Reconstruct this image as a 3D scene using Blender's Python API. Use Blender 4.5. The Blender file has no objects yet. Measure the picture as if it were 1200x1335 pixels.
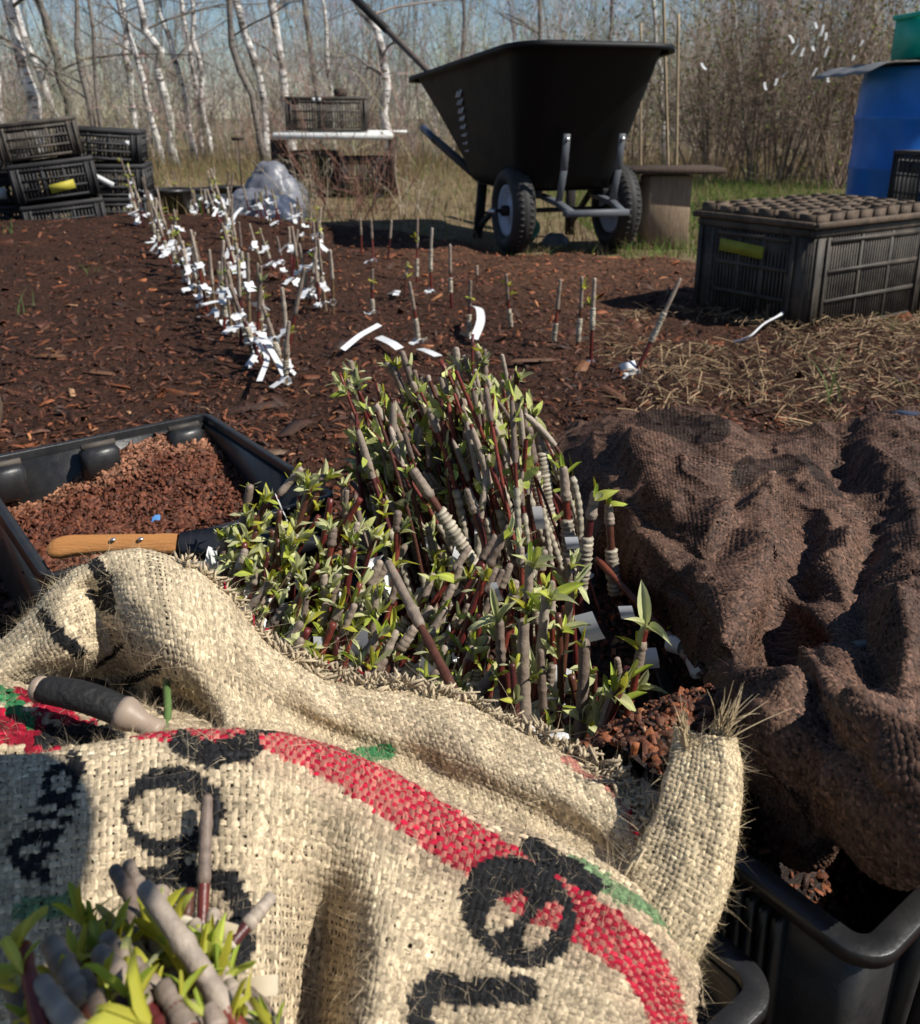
import bpy, math, random
import numpy as np
from mathutils import Matrix, Vector, noise as mnoise
R = np.random.RandomState(7)
random.seed(7)
S = bpy.context.scene
COL = S.collection
rad = math.radians
# ------------------------------------------------------------------ camera
PITCH = 18.4
CAMZ = 0.60
cd = bpy.data.cameras.new("camera"); cam = bpy.data.objects.new("camera", cd); COL.objects.link(cam)
cam.location = (0, 0, CAMZ); cam.rotation_euler = (rad(90 - PITCH), 0, 0)
cd.sensor_fit = 'HORIZONTAL'; cd.sensor_width = 36.0; cd.lens = 36.0 * 1155 / 1200
cd.shift_y = -(667.5 - 535) / 1200
cd.clip_start = 0.02; cd.clip_end = 600
cd.dof.use_dof = True; cd.dof.focus_distance = 0.62; cd.dof.aperture_fstop = cd.lens / 1000 / 0.0018
S.camera = cam
# ------------------------------------------------------------------ light
SUN_EL, SUN_AZ = 47.0, (0.94, -0.30)
w = bpy.data.worlds.new("World"); S.world = w; w.use_nodes = True
nt = w.node_tree; nt.nodes.clear()
sky = nt.nodes.new('ShaderNodeTexSky'); sky.sky_type = 'NISHITA'; sky.sun_disc = False
sky.sun_elevation = rad(SUN_EL); sky.sun_rotation = math.atan2(SUN_AZ[0], SUN_AZ[1])
sky.air_density = 1.0; sky.dust_density = 0.1; sky.ozone_density = 4.0
bg = nt.nodes.new('ShaderNodeBackground'); bg.inputs[1].default_value = 0.06
wo = nt.nodes.new('ShaderNodeOutputWorld')
nt.links.new(sky.outputs[0], bg.inputs[0]); nt.links.new(bg.outputs[0], wo.inputs[0])
sl = bpy.data.lights.new("sun", 'SUN'); sl.energy = 4.4; sl.angle = rad(0.5); sl.color = (1.0, 0.95, 0.87)
so = bpy.data.objects.new("sun", sl); COL.objects.link(so)
sv = Vector((SUN_AZ[0], SUN_AZ[1], 0)).normalized() * math.cos(rad(SUN_EL)) + Vector((0, 0, math.sin(rad(SUN_EL))))
so.rotation_euler = sv.to_track_quat('Z', 'Y').to_euler(); so.location = (3, -1, 5)
vs = S.view_settings; vs.view_transform = 'Standard'; vs.look = 'None'; vs.exposure = 0.55; vs.gamma = 1.0
S.cycles.max_bounces = 6; S.cycles.transparent_max_bounces = 8

# ------------------------------------------------------------------ view geometry: photo pixel -> world
F = 1155.0
_s, _c = math.sin(rad(PITCH)), math.cos(rad(PITCH))
FW = np.array([0, _c, -_s]); UP = np.array([0, _s, _c]); CAMP = np.array([0, 0, CAMZ])
def ray(x, y): return FW + np.array([(x - 600) / F, 0, 0]) - (y - 535) / F * UP
def PZ(x, y, z=0.0):
    d = ray(x, y); return CAMP + d * ((z - CAMZ) / d[2])
def PY(x, y, Y):
    d = ray(x, y); return CAMP + d * (Y / d[1])
def PR(x, y, r):
    d = ray(x, y); return CAMP + d * (r / np.linalg.norm(d))
def norm(v):
    v = np.asarray(v, float); return v / (np.linalg.norm(v, axis=-1, keepdims=True) + 1e-12)

# ------------------------------------------------------------------ objects
def thing(name, label, cat, loc=(0, 0, 0), group=None, rz=0.0):
    o = bpy.data.objects.new(name, None); COL.objects.link(o); o.location = loc; o.rotation_euler = (0, 0, rz)
    o.empty_display_size = 0.05
    tag(o, label, cat, group); return o
def tag(o, label=None, cat=None, group=None, kind=None):
    if label: o['label'] = label
    if cat: o['category'] = cat
    if group: o['group'] = group
    if kind: o['kind'] = kind
    return o
def npmesh(name, V, Fq, mat, col=None, smooth=False):
    """V (n,3); Fq: (m,4) or (m,3) int array or list of arrays"""
    me = bpy.data.meshes.new(name)
    Fs = [np.asarray(f, np.int32) for f in (Fq if isinstance(Fq, list) else [Fq]) if len(f)]
    V = np.asarray(V, np.float32)
    me.vertices.add(len(V)); me.vertices.foreach_set('co', V.ravel())
    loops = np.concatenate([f.ravel() for f in Fs]); tot = np.concatenate([np.full(len(f), f.shape[1], np.int32) for f in Fs])
    st = np.concatenate([[0], np.cumsum(tot)[:-1]]).astype(np.int32)
    me.loops.add(len(loops)); me.loops.foreach_set('vertex_index', loops)
    me.polygons.add(len(tot)); me.polygons.foreach_set('loop_start', st); me.polygons.foreach_set('loop_total', tot)
    if smooth: me.polygons.foreach_set('use_smooth', np.ones(len(tot), bool))
    me.update(calc_edges=True)
    if col is not None:
        a = me.color_attributes.new('Col', 'FLOAT_COLOR', 'POINT')
        c = np.ones((len(V), 4), np.float32); c[:, :3] = col; a.data.foreach_set('color', c.ravel())
    if mat: me.materials.append(mat)
    return me
def link(name, me, parent=None, kind=None, loc=None, mw=None):
    o = bpy.data.objects.new(name, me); COL.objects.link(o)
    if parent: o.parent = parent
    if kind: o['kind'] = kind
    if loc is not None: o.location = loc
    if mw is not None: o.matrix_basis = mw
    return o

class MB:
    def __init__(s): s.V = []; s.Q = []; s.T = []; s.C = []; s.n = 0
    def add(s, V, Q=None, T=None, col=(1, 1, 1)):
        V = np.asarray(V, float).reshape(-1, 3)
        if Q is not None and len(Q): s.Q.append(np.asarray(Q, int) + s.n)
        if T is not None and len(T): s.T.append(np.asarray(T, int) + s.n)
        c = np.asarray(col, float); s.C.append(np.broadcast_to(c, (len(V), 3)).copy())
        s.V.append(V); s.n += len(V); return s
    def box(s, c, size, M=None, col=(1, 1, 1), taper=1.0, bev=0.0):
        x, y, z = np.asarray(size, float) / 2
        if bev > 0:
            b = min(bev, x * .8, y * .8, z * .8); P = []
            for sz, zz, t in ((-1, z - b, 0), (1, z - b, 0)): pass
            rings = [(-z, b), (-z + b, 0), (z - b, 0), (z, b)]
            for zz, ins in rings:
                for (sx, sy, k) in ((-1, -1, 0), (-1, -1, 1), (1, -1, 0), (1, -1, 1), (1, 1, 0), (1, 1, 1), (-1, 1, 0), (-1, 1, 1)):
                    X, Y = x - ins, y - ins
                    if ((sx * sy) > 0) == (k == 0): px_, py_ = sx * X, sy * (Y - b)
                    else: px_, py_ = sx * (X - b), sy * Y
                    P.append((px_, py_, zz))
            V = np.array(P, float); Q = []
            for r in range(3):
                for k in range(8): Q.append((r * 8 + k, r * 8 + (k + 1) % 8, r * 8 + 8 + (k + 1) % 8, r * 8 + 8 + k))
            Q += [(24, 25, 26, 27), (24, 27, 28, 31), (28, 29, 30, 31), (3, 2, 1, 0), (7, 4, 3, 0), (7, 6, 5, 4)]
        else:
            V = np.array([(-x, -y, -z), (x, -y, -z), (x, y, -z), (-x, y, -z), (-x * taper, -y * taper, z), (x * taper, -y * taper, z), (x * taper, y * taper, z), (-x * taper, y * taper, z)])
            Q = [(3, 2, 1, 0), (4, 5, 6, 7), (0, 1, 5, 4), (1, 2, 6, 5), (2, 3, 7, 6), (3, 0, 4, 7)]
        if M is not None: V = V @ np.asarray(M).T
        return s.add(V + np.asarray(c, float), Q, col=col)
    def tube(s, path, r, sides=8, col=(1, 1, 1), cap=True, flat=1.0):
        P = np.asarray(path, float); K = len(P); r = np.broadcast_to(np.asarray(r, float), (K,))
        T = np.gradient(P, axis=0); T = norm(T)
        ref = np.array([0, 0, 1.0]) if abs(norm(P[-1] - P[0])[2]) < .8 else np.array([1.0, 0, 0])
        A = norm(np.cross(T, ref)); B = np.cross(T, A)
        a = np.arange(sides) / sides * 2 * np.pi
        V = P[:, None] + (A[:, None] * np.cos(a)[None, :, None] + B[:, None] * np.sin(a)[None, :, None] * flat) * r[:, None, None]
        i = np.arange(K - 1)[:, None] * sides; k = np.arange(sides)[None]; k2 = (k + 1) % sides
        Q = np.stack([i + k, i + k2, i + sides + k2, i + sides + k], -1).reshape(-1, 4)
        V = V.reshape(-1, 3); Tn = None
        if np.ndim(col) == 2: col = np.repeat(np.asarray(col), sides, 0)
        if cap:
            n = len(V); V = np.concatenate([V, P[:1], P[-1:]]); kk = np.arange(sides); k3 = (kk + 1) % sides
            Tn = np.concatenate([np.stack([np.full(sides, n), k3, kk], 1), np.stack([np.full(sides, n + 1), (K - 1) * sides + kk, (K - 1) * sides + k3], 1)])
            if np.ndim(col) == 2: col = np.concatenate([col, col[:1], col[-1:]])
        return s.add(V, Q, Tn, col)
    def lathe(s, prof, c=(0, 0, 0), axis='z', seg=32, col=(1, 1, 1)):
        pr = np.asarray(prof, float); a = np.arange(seg) / seg * 2 * np.pi
        X = pr[:, None, 0] * np.cos(a); Y = pr[:, None, 0] * np.sin(a); Z = np.repeat(pr[:, 1:2], seg, 1)
        V = np.stack([X, Y, Z], -1)
        if axis == 'x': V = V[..., [2, 0, 1]]
        if axis == 'y': V = V[..., [1, 2, 0]]
        i = np.arange(len(pr) - 1)[:, None] * seg; k = np.arange(seg)[None]; k2 = (k + 1) % seg
        Q = np.stack([i + k, i + k2, i + seg + k2, i + seg + k], -1).reshape(-1, 4)
        return s.add(V.reshape(-1, 3) + np.asarray(c, float), Q, col=col)
    def grid(s, G, col=(1, 1, 1), close_u=False):
        G = np.asarray(G, float); m, n = G.shape[:2]
        I = np.arange(m * n).reshape(m, n)
        if close_u: I = np.concatenate([I, I[:1]])
        Q = np.stack([I[:-1, :-1], I[1:, :-1], I[1:, 1:], I[:-1, 1:]], -1).reshape(-1, 4)
        return s.add(G.reshape(-1, 3), Q, col=col if np.ndim(col) < 3 else np.asarray(col).reshape(-1, 3))
    def xf(s, M, t=(0, 0, 0)):
        s.V = [v @ np.asarray(M).T + np.asarray(t) for v in s.V]; return s
    def mesh(s, name, mat, smooth=False):
        Fs = []
        if s.Q: Fs.append(np.concatenate(s.Q))
        if s.T: Fs.append(np.concatenate(s.T))
        return npmesh(name, np.concatenate(s.V), Fs, mat, np.concatenate(s.C), smooth)
    def build(s, name, mat, parent=None, smooth=False, kind=None, loc=None, mw=None):
        return link(name, s.mesh(name, mat, smooth), parent, kind, loc, mw)

def rotz(a): return np.array([[math.cos(a), -math.sin(a), 0], [math.sin(a), math.cos(a), 0], [0, 0, 1]])
def rotx(a): return np.array([[1, 0, 0], [0, math.cos(a), -math.sin(a)], [0, math.sin(a), math.cos(a)]])
def roty(a): return np.array([[math.cos(a), 0, math.sin(a)], [0, 1, 0], [-math.sin(a), 0, math.cos(a)]])

# many tubes at once: P (N,K,3), r (N,K), col (N,3)
def tubes(P, r, sides=3):
    P = np.asarray(P, float); N, K = P.shape[:2]
    T = norm(P[:, -1] - P[:, 0]); ref = np.where(np.abs(T[:, 2:3]) < .8, np.array([[0, 0, 1.0]]), np.array([[1.0, 0, 0]]))
    A = norm(np.cross(T, ref)); B = np.cross(T, A)
    a = np.arange(sides) / sides * 2 * np.pi
    ring = A[:, None] * np.cos(a)[None, :, None] + B[:, None] * np.sin(a)[None, :, None]
    V = P[:, :, None] + ring[:, None] * r[:, :, None, None]
    base = np.arange(N)[:, None, None] * K * sides; i = np.arange(K - 1)[None, :, None] * sides
    k = np.arange(sides)[None, None]; k2 = (k + 1) % sides
    Q = np.stack([base + i + k, base + i + k2, base + i + sides + k2, base + i + sides + k], -1).reshape(-1, 4)
    return V.reshape(-1, 3), Q
def addtubes(mb, P, r, col, sides=3):
    V, Q = tubes(P, r, sides); n = P.shape[1] * sides
    col = np.asarray(col, float)
    if col.ndim == 2: col = np.repeat(col, n, 0)
    mb.add(V, Q, col=col)
# many quads ribbons: hairs / blades. P (N,K,3), w (N,K), side (N,3)
def ribbons(mb, P, wd, side, col):
    N, K = P.shape[:2]
    L = P - side[:, None] * wd[..., None]; Rr = P + side[:, None] * wd[..., None]
    V = np.stack([L, Rr], 2).reshape(-1, 3)
    b = np.arange(N)[:, None] * K * 2 + np.arange(K - 1)[None] * 2
    Q = np.stack([b, b + 1, b + 3, b + 2], -1).reshape(-1, 4)
    mb.add(V, Q, col=np.repeat(np.asarray(col, float), K * 2, 0))

# value noise (vectorised)
def _h(ix, iy, iz, seed):
    n = (ix * 374761393 + iy * 668265263 + iz * 2147483647 % 1000003 * 7919 + seed * 1442695) & 0xffffffff
    n = ((n ^ (n >> 13)) * 1274126177) & 0xffffffff
    n = n ^ (n >> 16)
    return (n & 0xffff) / 65535.0
def vnoise(X, Y, seed=0, Z=None):
    X = np.asarray(X, float); Y = np.asarray(Y, float)
    x0 = np.floor(X).astype(np.int64); y0 = np.floor(Y).astype(np.int64); fx = X - x0; fy = Y - y0
    fx = fx * fx * (3 - 2 * fx); fy = fy * fy * (3 - 2 * fy); z = np.zeros_like(x0)
    a = _h(x0, y0, z, seed); b = _h(x0 + 1, y0, z, seed); c = _h(x0, y0 + 1, z, seed); d = _h(x0 + 1, y0 + 1, z, seed)
    return (a * (1 - fx) + b * fx) * (1 - fy) + (c * (1 - fx) + d * fx) * fy
def fbm(X, Y, seed=0, o=4):
    t = 0; a = .5
    for k in range(o): t = t + a * vnoise(X * 2 ** k, Y * 2 ** k, seed + k * 17); a *= .5
    return t / (1 - .5 ** o)

# ------------------------------------------------------------------ materials
def mat(name, col=(.5, .5, .5), rough=.7, spec=.3, vc=False, nscale=0, namt=.3, ncol=None, bump=0, bscale=200, metal=0, stretch=None, trans=0, sheen=0, coat=0, ndet=4):
    m = bpy.data.materials.new(name); m.use_nodes = True; t = m.node_tree; N = t.nodes; L = t.links
    p = N['Principled BSDF']; p.inputs['Roughness'].default_value = rough; p.inputs['Metallic'].default_value = metal
    p.inputs['Specular IOR Level'].default_value = spec
    if sheen: p.inputs['Sheen Weight'].default_value = sheen; p.inputs['Sheen Roughness'].default_value = .5
    if coat: p.inputs['Coat Weight'].default_value = coat; p.inputs['Coat Roughness'].default_value = .15
    tc = N.new('ShaderNodeTexCoord'); src = tc.outputs['Object']
    if stretch:
        mp = N.new('ShaderNodeMapping'); mp.inputs['Scale'].default_value = stretch; L.new(src, mp.inputs[0]); src = mp.outputs[0]
    if vc:
        a = N.new('ShaderNodeAttribute'); a.attribute_name = 'Col'; c = a.outputs['Color']
        if tuple(col) != (1, 1, 1):
            mm = N.new('ShaderNodeMix'); mm.data_type = 'RGBA'; mm.blend_type = 'MULTIPLY'; mm.inputs[0].default_value = 1
            L.new(c, mm.inputs[6]); mm.inputs[7].default_value = (*col, 1); c = mm.outputs[2]
    else:
        rg = N.new('ShaderNodeRGB'); rg.outputs[0].default_value = (*col, 1); c = rg.outputs[0]
    if nscale:
        n = N.new('ShaderNodeTexNoise'); n.inputs['Scale'].default_value = nscale; n.inputs['Detail'].default_value = ndet; n.inputs['Roughness'].default_value = .65; L.new(src, n.inputs['Vector'])
        r = N.new('ShaderNodeMapRange'); r.inputs[1].default_value = .3; r.inputs[2].default_value = .7; L.new(n.outputs[0], r.inputs[0])
        mx = N.new('ShaderNodeMix'); mx.data_type = 'RGBA'
        if ncol is None:
            mx.blend_type = 'MULTIPLY'; r.inputs[3].default_value = 0; r.inputs[4].default_value = namt; L.new(r.outputs[0], mx.inputs[0]); mx.inputs[7].default_value = (.25, .25, .25, 1)
        else:
            r.inputs[3].default_value = 0; r.inputs[4].default_value = namt; L.new(r.outputs[0], mx.inputs[0]); mx.inputs[7].default_value = (*ncol, 1)
        L.new(c, mx.inputs[6]); c = mx.outputs[2]
        rr = N.new('ShaderNodeMapRange'); rr.inputs[3].default_value = max(rough - .12, .03); rr.inputs[4].default_value = min(rough + .15, 1); L.new(n.outputs[0], rr.inputs[0]); L.new(rr.outputs[0], p.inputs['Roughness'])
    L.new(c, p.inputs['Base Color'])
    if bump:
        b = N.new('ShaderNodeTexNoise'); b.inputs['Scale'].default_value = bscale; b.inputs['Detail'].default_value = 5; L.new(src, b.inputs['Vector'])
        bn = N.new('ShaderNodeBump'); bn.inputs['Strength'].default_value = min(bump, 1); bn.inputs['Distance'].default_value = .5 / bscale
        L.new(b.outputs[0], bn.inputs['Height']); L.new(bn.outputs[0], p.inputs['Normal'])
    if trans:
        td = N.new('ShaderNodeBsdfTranslucent'); ms = N.new('ShaderNodeMixShader'); ms.inputs[0].default_value = trans
        L.new(c, td.inputs[0]); L.new(p.outputs[0], ms.inputs[1]); L.new(td.outputs[0], ms.inputs[2]); L.new(ms.outputs[0], N['Material Output'].inputs[0])
    return m
M = {}
M['burlap'] = mat('burlap_yarn', (1, 1, 1), .8, .18, vc=True, nscale=1200, namt=.4, bump=.8, bscale=1500)
M['brownbur'] = mat('brown_burlap_yarn', (1, 1, 1), .65, .22, vc=True, nscale=700, namt=.5, bump=.8, bscale=1200)
M['fuzz'] = mat('jute_fuzz', (1, 1, 1), .6, .3, vc=True, trans=.3)
M['plastic'] = mat('black_plastic', (.012, .0125, .014), .38, .45, nscale=60, namt=.35, ncol=(.045, .04, .036), bump=.15, bscale=300)
M['plastic_dusty'] = mat('dusty_black_plastic', (.020, .019, .018), .6, .3, nscale=14, namt=.9, ncol=(.115, .094, .074), bump=.2, bscale=200, ndet=8)
M['plastic_grey'] = mat('weathered_black_plastic', (.015, .015, .017), .6, .3, nscale=9, namt=.8, ncol=(.045, .043, .042), bump=.1, bscale=120, ndet=8)
M['tub'] = mat('poly_tub', (.0028, .0032, .004), .55, .22, nscale=12, namt=.5, ncol=(.006, .0065, .0075), bump=.15, bscale=250)
M['rubber'] = mat('tyre_rubber', (.022, .022, .022), .65, .3, nscale=40, namt=.4, ncol=(.05, .045, .04), bump=.2, bscale=250)
M['steel'] = mat('grey_steel_paint', (.10, .11, .125), .5, .4, nscale=40, namt=.35)
M['bluerim'] = mat('pale_wheel_paint', (.36, .40, .50), .5, .3, nscale=30, namt=.4)
M['chrome'] = mat('bright_steel', (.6, .6, .6), .35, .5, metal=.9)
M['wood'] = mat('knife_wood', (.42, .19, .06), .5, .35, nscale=25, namt=.45, ncol=(.28, .11, .03), stretch=(1, 9, 9), bump=.3, bscale=60)
M['oldwood'] = mat('weathered_wood', (.30, .22, .15), .8, .15, nscale=14, namt=.7, ncol=(.14, .10, .07), stretch=(9, 9, 1), bump=.5, bscale=50)
M['darkwood'] = mat('dark_board', (.05, .035, .026), .8, .2, nscale=14, namt=.6, ncol=(.09, .065, .05), bump=.4, bscale=60)
M['shaft'] = mat('tool_shaft_wood', (.14, .11, .095), .7, .2, nscale=30, namt=.5, bump=.2)
M['bamboo'] = mat('bamboo', (.42, .32, .20), .6, .3, nscale=20, namt=.4)
M['blue'] = mat('blue_poly', (.010, .18, .68), .35, .45, nscale=8, namt=.3, bump=.1, bscale=60)
M['green'] = mat('green_crate', (.006, .46, .33), .45, .4, nscale=12, namt=.25)
M['sheet'] = mat('weathered_sheet', (.12, .125, .13), .55, .4, nscale=10, namt=.6, ncol=(.25, .25, .25))
M['white'] = mat('white_plastic', (.78, .79, .80), .5, .35, nscale=60, namt=.18, trans=.15)
M['whiteboard'] = mat('white_board', (.70, .70, .67), .6, .3, nscale=14, namt=.3)
M['yellow'] = mat('yellow_label', (.46, .40, .05), .6, .3, nscale=18, namt=.35)
M['yellowgreen'] = mat('yellow_green_label', (.30, .30, .035), .6, .3, nscale=18, namt=.35)
M['film'] = mat('grey_plastic_film', (.25, .26, .30), .35, .4, nscale=15, namt=.6, trans=.2)
M['filmdark'] = mat('blue_grey_film', (.07, .085, .13), .35, .5, nscale=15, namt=.4)
M['blade'] = mat('dark_steel_blade', (.035, .037, .045), .38, .5, metal=.5, nscale=30, namt=.4)
M['blackhandle'] = mat('black_rubber_handle', (.012, .0115, .0115), .65, .3, nscale=120, namt=.4, ncol=(.03, .027, .025), bump=.9, bscale=220)
M['horn'] = mat('pale_horn', (.34, .26, .195), .45, .35, nscale=50, namt=.3)
M['stem'] = mat('stem_bark', (1, 1, 1), .38, .45, vc=True, nscale=250, namt=.5, bump=.35, bscale=500)
M['wax'] = mat('grey_wax', (1, 1, 1), .55, .35, vc=True, nscale=180, namt=.35, bump=.5, bscale=260)
M['tape'] = mat('cream_tape', (1, 1, 1), .55, .35, vc=True, nscale=300, namt=.35, bump=.3, bscale=500)
M['leaf'] = mat('leaf_bright', (1, 1, 1), .5, .35, vc=True, nscale=180, namt=.25, bump=.25, bscale=300, trans=.4)
M['leafs'] = mat('leaf_silvery', (1, 1, 1), .75, .2, vc=True, nscale=250, namt=.25, bump=.3, bscale=500, trans=.3, sheen=.2)
M['chip'] = mat('bark_chip', (1, 1, 1), .62, .35, vc=True, nscale=90, namt=.6, bump=.7, bscale=180)
M['twig'] = mat('twig_bark', (1, 1, 1), .85, .1, vc=True)
M['blade_grass'] = mat('grass_blade', (1, 1, 1), .8, .15, vc=True, trans=.3)
M['straw'] = mat('straw', (1, 1, 1), .7, .25, vc=True)
M['terracotta'] = mat('brown_clay', (.13, .085, .06), .8, .2, nscale=20, namt=.4, bump=.3, bscale=80)
M['terra'] = mat('clear_film', (.55, .57, .6), .2, .5, trans=.4)
# birch bark
def birch_mat(name, white, dark, amt):
    m = bpy.data.materials.new(name); m.use_nodes = True; t = m.node_tree; N = t.nodes; L = t.links; p = N['Principled BSDF']; p.inputs['Roughness'].default_value = .8
    tc = N.new('ShaderNodeTexCoord')
    def nz(sc, lo, hi, st):
        mp = N.new('ShaderNodeMapping'); mp.inputs['Scale'].default_value = st; L.new(tc.outputs['Object'], mp.inputs[0])
        n = N.new('ShaderNodeTexNoise'); n.inputs['Scale'].default_value = sc; n.inputs['Detail'].default_value = 5; L.new(mp.outputs[0], n.inputs['Vector'])
        r = N.new('ShaderNodeMapRange'); r.inputs[1].default_value = lo; r.inputs[2].default_value = hi; L.new(n.outputs[0], r.inputs[0]); return r.outputs[0]
    a = nz(9, .5 + .12 * (1 - amt), .6 + .1 * (1 - amt), (1, 1, 4)); b = nz(2.2, .52, .62, (1, 1, 1.3))
    mx = N.new('ShaderNodeMix'); mx.data_type = 'RGBA'; L.new(a, mx.inputs[0]); mx.inputs[6].default_value = (*white, 1); mx.inputs[7].default_value = (*dark, 1)
    m2 = N.new('ShaderNodeMix'); m2.data_type = 'RGBA'; L.new(b, m2.inputs[0]); L.new(mx.outputs[2], m2.inputs[6]); m2.inputs[7].default_value = (*[d * 1.6 for d in dark], 1)
    L.new(m2.outputs[2], p.inputs['Base Color']); return m
M['birch'] = birch_mat('birch_bark', (.72, .69, .65), (.05, .04, .035), .6)
M['greytrunk'] = birch_mat('grey_bark', (.17, .145, .125), (.06, .05, .042), .6)
# ground
def ground_mat(name, cols, scales, bump=.5, vc=False):
    m = bpy.data.materials.new(name); m.use_nodes = True; t = m.node_tree; N = t.nodes; L = t.links; p = N['Principled BSDF']; p.inputs['Roughness'].default_value = .9; p.inputs['Specular IOR Level'].default_value = .15
    tc = N.new('ShaderNodeTexCoord'); c = None
    if vc:
        a = N.new('ShaderNodeAttribute'); a.attribute_name = 'Col'; c = a.outputs['Color']
    for k, (cl, sc) in enumerate(zip(cols, scales)):
        if c is None:
            rg = N.new('ShaderNodeRGB'); rg.outputs[0].default_value = (*cl, 1); c = rg.outputs[0]; continue
        n = N.new('ShaderNodeTexNoise'); n.inputs['Scale'].default_value = sc; n.inputs['Detail'].default_value = 7; n.inputs['Roughness'].default_value = .7; L.new(tc.outputs['Object'], n.inputs['Vector'])
        r = N.new('ShaderNodeMapRange'); r.inputs[1].default_value = .45; r.inputs[2].default_value = .65; L.new(n.outputs[0], r.inputs[0])
        mx = N.new('ShaderNodeMix'); mx.data_type = 'RGBA'; L.new(r.outputs[0], mx.inputs[0]); L.new(c, mx.inputs[6]); mx.inputs[7].default_value = (*cl, 1); c = mx.outputs[2]
    L.new(c, p.inputs['Base Color'])
    b = N.new('ShaderNodeTexNoise'); b.inputs['Scale'].default_value = 60; b.inputs['Detail'].default_value = 8; L.new(tc.outputs['Object'], b.inputs['Vector'])
    bn = N.new('ShaderNodeBump'); bn.inputs['Strength'].default_value = bump; bn.inputs['Distance'].default_value = .03; L.new(b.outputs[0], bn.inputs['Height']); L.new(bn.outputs[0], p.inputs['Normal'])
    return m
M['ground'] = ground_mat('field_ground', [(.17, .125, .07), (.085, .085, .03), (.10, .065, .04), (.22, .165, .10)], [0, .5, 2.5, 9])
M['mulch'] = ground_mat('mulch_soil', [(0, 0, 0), (.018, .010, .007), (.05, .026, .016)], [0, 25, 90], .9, vc=True)
# __STRUCT__
# ================================================================== ground
def ymax_of(x):
    x = np.asarray(x, float)
    return np.interp(x, [-6, -1.9, -1.0, -.2, .2, .95, 1.0, 1.6, 3], [4.9, 5.0, 5.0, 4.5, 4.05, 3.95, 2.75, 2.7, 2.6])
def mulch_mask(x, y):
    d = ymax_of(x) + (fbm(x * 2.2, y * 2.2, 5) - .5) * .5 - y
    return np.clip(d / .35 + .3, 0, 1)
def mulch_z(x, y):
    m = mulch_mask(x, y)
    z = .034 + (fbm(x * 3, y * 3, 3) - .5) * .05 + (fbm(x * 14, y * 14, 8) - .5) * .022
    z = z + .09 * np.exp(-((x + 1.45) ** 2 / .9 + (y - 4.3) ** 2 / .8))
    return z * m - .03 * (1 - m)
mb = MB(); n = 60
gx = np.sign(np.linspace(-1, 1, n)) * np.abs(np.linspace(-1, 1, n)) ** 2.5 * 250; gy = gx
GX, GY = np.meshgrid(gx, gy + 4, indexing='ij')
gz = np.where(np.hypot(GX, GY - 4) > 60, 0, 0) * 1.0
mb.grid(np.stack([GX, GY, gz], -1)); tag(mb.build('ground', M['ground']), kind='structure')
mb = MB()
xs = np.linspace(-3.6, 2.6, 200); ys = np.linspace(.1, 5.6, 190)
X, Y = np.meshgrid(xs, ys, indexing='ij'); Z = mulch_z(X, Y)
red = np.clip((Y - 2.6 + (fbm(X * 1.5, Y * 1.5, 11) - .5) * 1.6 + (X > 0.2) * .5) / 1.2, 0, 1)[..., None] * np.clip((X + .6) / .5, 0, 1)[..., None]
C = np.array([.066, .027, .016]) * (1 - red) + np.array([.17, .082, .047]) * red
C = C * (.6 + .9 * fbm(X * 9, Y * 9, 21))[..., None]
mb.grid(np.stack([X, Y, Z], -1), col=C); tag(mb.build('mulch_bed', M['mulch'], smooth=True), kind='structure')

# bark chips: pentahedra with random tilt
def chips(mb, pos, ln, wd, th, col, tilt=.45, yaw=None):
    N = len(pos); a = R.rand(N) * 6.283 if yaw is None else yaw
    t1 = R.randn(N) * tilt; t2 = R.randn(N) * tilt
    ca, sa = np.cos(a), np.sin(a)
    U = np.stack([ca * np.cos(t1), sa * np.cos(t1), np.sin(t1)], -1)
    Vv = norm(np.cross(np.stack([R.randn(N) * 0 + np.sin(t2) * sa, -np.sin(t2) * ca, np.cos(t2)], -1), U)); W = np.cross(U, Vv)
    cs = []
    for (u, v, z, s) in ((-1, -1, 0, 1), (1, -1, 0, 1), (1, 1, 0, 1), (-1, 1, 0, 1), (-1, -1, 1, .8), (1, -1, 1, .8), (1, 1, 1, .8), (-1, 1, 1, .8)):
        uu = u * s * (.75 + .35 * R.rand(N)); vv = v * s * (.55 + .55 * R.rand(N)); zz = z * (.6 + .8 * R.rand(N)) - .4
        cs.append(pos + U * (uu * ln / 2)[:, None] + Vv * (vv * wd / 2)[:, None] + W * (zz * th)[:, None])
    V = np.stack(cs, 1).reshape(-1, 3); b = np.arange(N)[:, None, None] * 8
    Q = np.array([(4, 5, 6, 7), (0, 1, 5, 4), (1, 2, 6, 5), (2, 3, 7, 6), (3, 0, 4, 7)])[None] + b
    cc = np.repeat(col, 8, 0) * (.8 + .4 * R.rand(N * 8, 1))
    mb.add(V, Q.reshape(-1, 4), col=cc)
PAL = np.array([1.05, .90, .82]) * np.array([(.082, .034, .019), (.045, .021, .013), (.14, .054, .026), (.21, .078, .034), (.11, .048, .025), (.28, .11, .044), (.36, .18, .085), (.40, .265, .155)])
def chipcol(N, p):
    return PAL[R.choice(len(PAL), N, p=p)] * (.7 + .6 * R.rand(N, 1))
PD = [.27, .24, .2, .12, .1, .045, .017, .008]
def scatter(N, x0, x1, y0, y1, p=-.9):
    u = R.rand(N); y = (y0 ** p + u * (y1 ** p - y0 ** p)) ** (1 / p); x = R.rand(N) * (x1 - x0) + x0
    return x * np.clip(y / 2.2, .35, 1.4), y
mb = MB()
x, y = scatter(36000, -2.6, 2.0, .55, 5.3); k = mulch_mask(x, y) > .35; x, y = x[k], y[k]; N = len(x)
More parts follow.
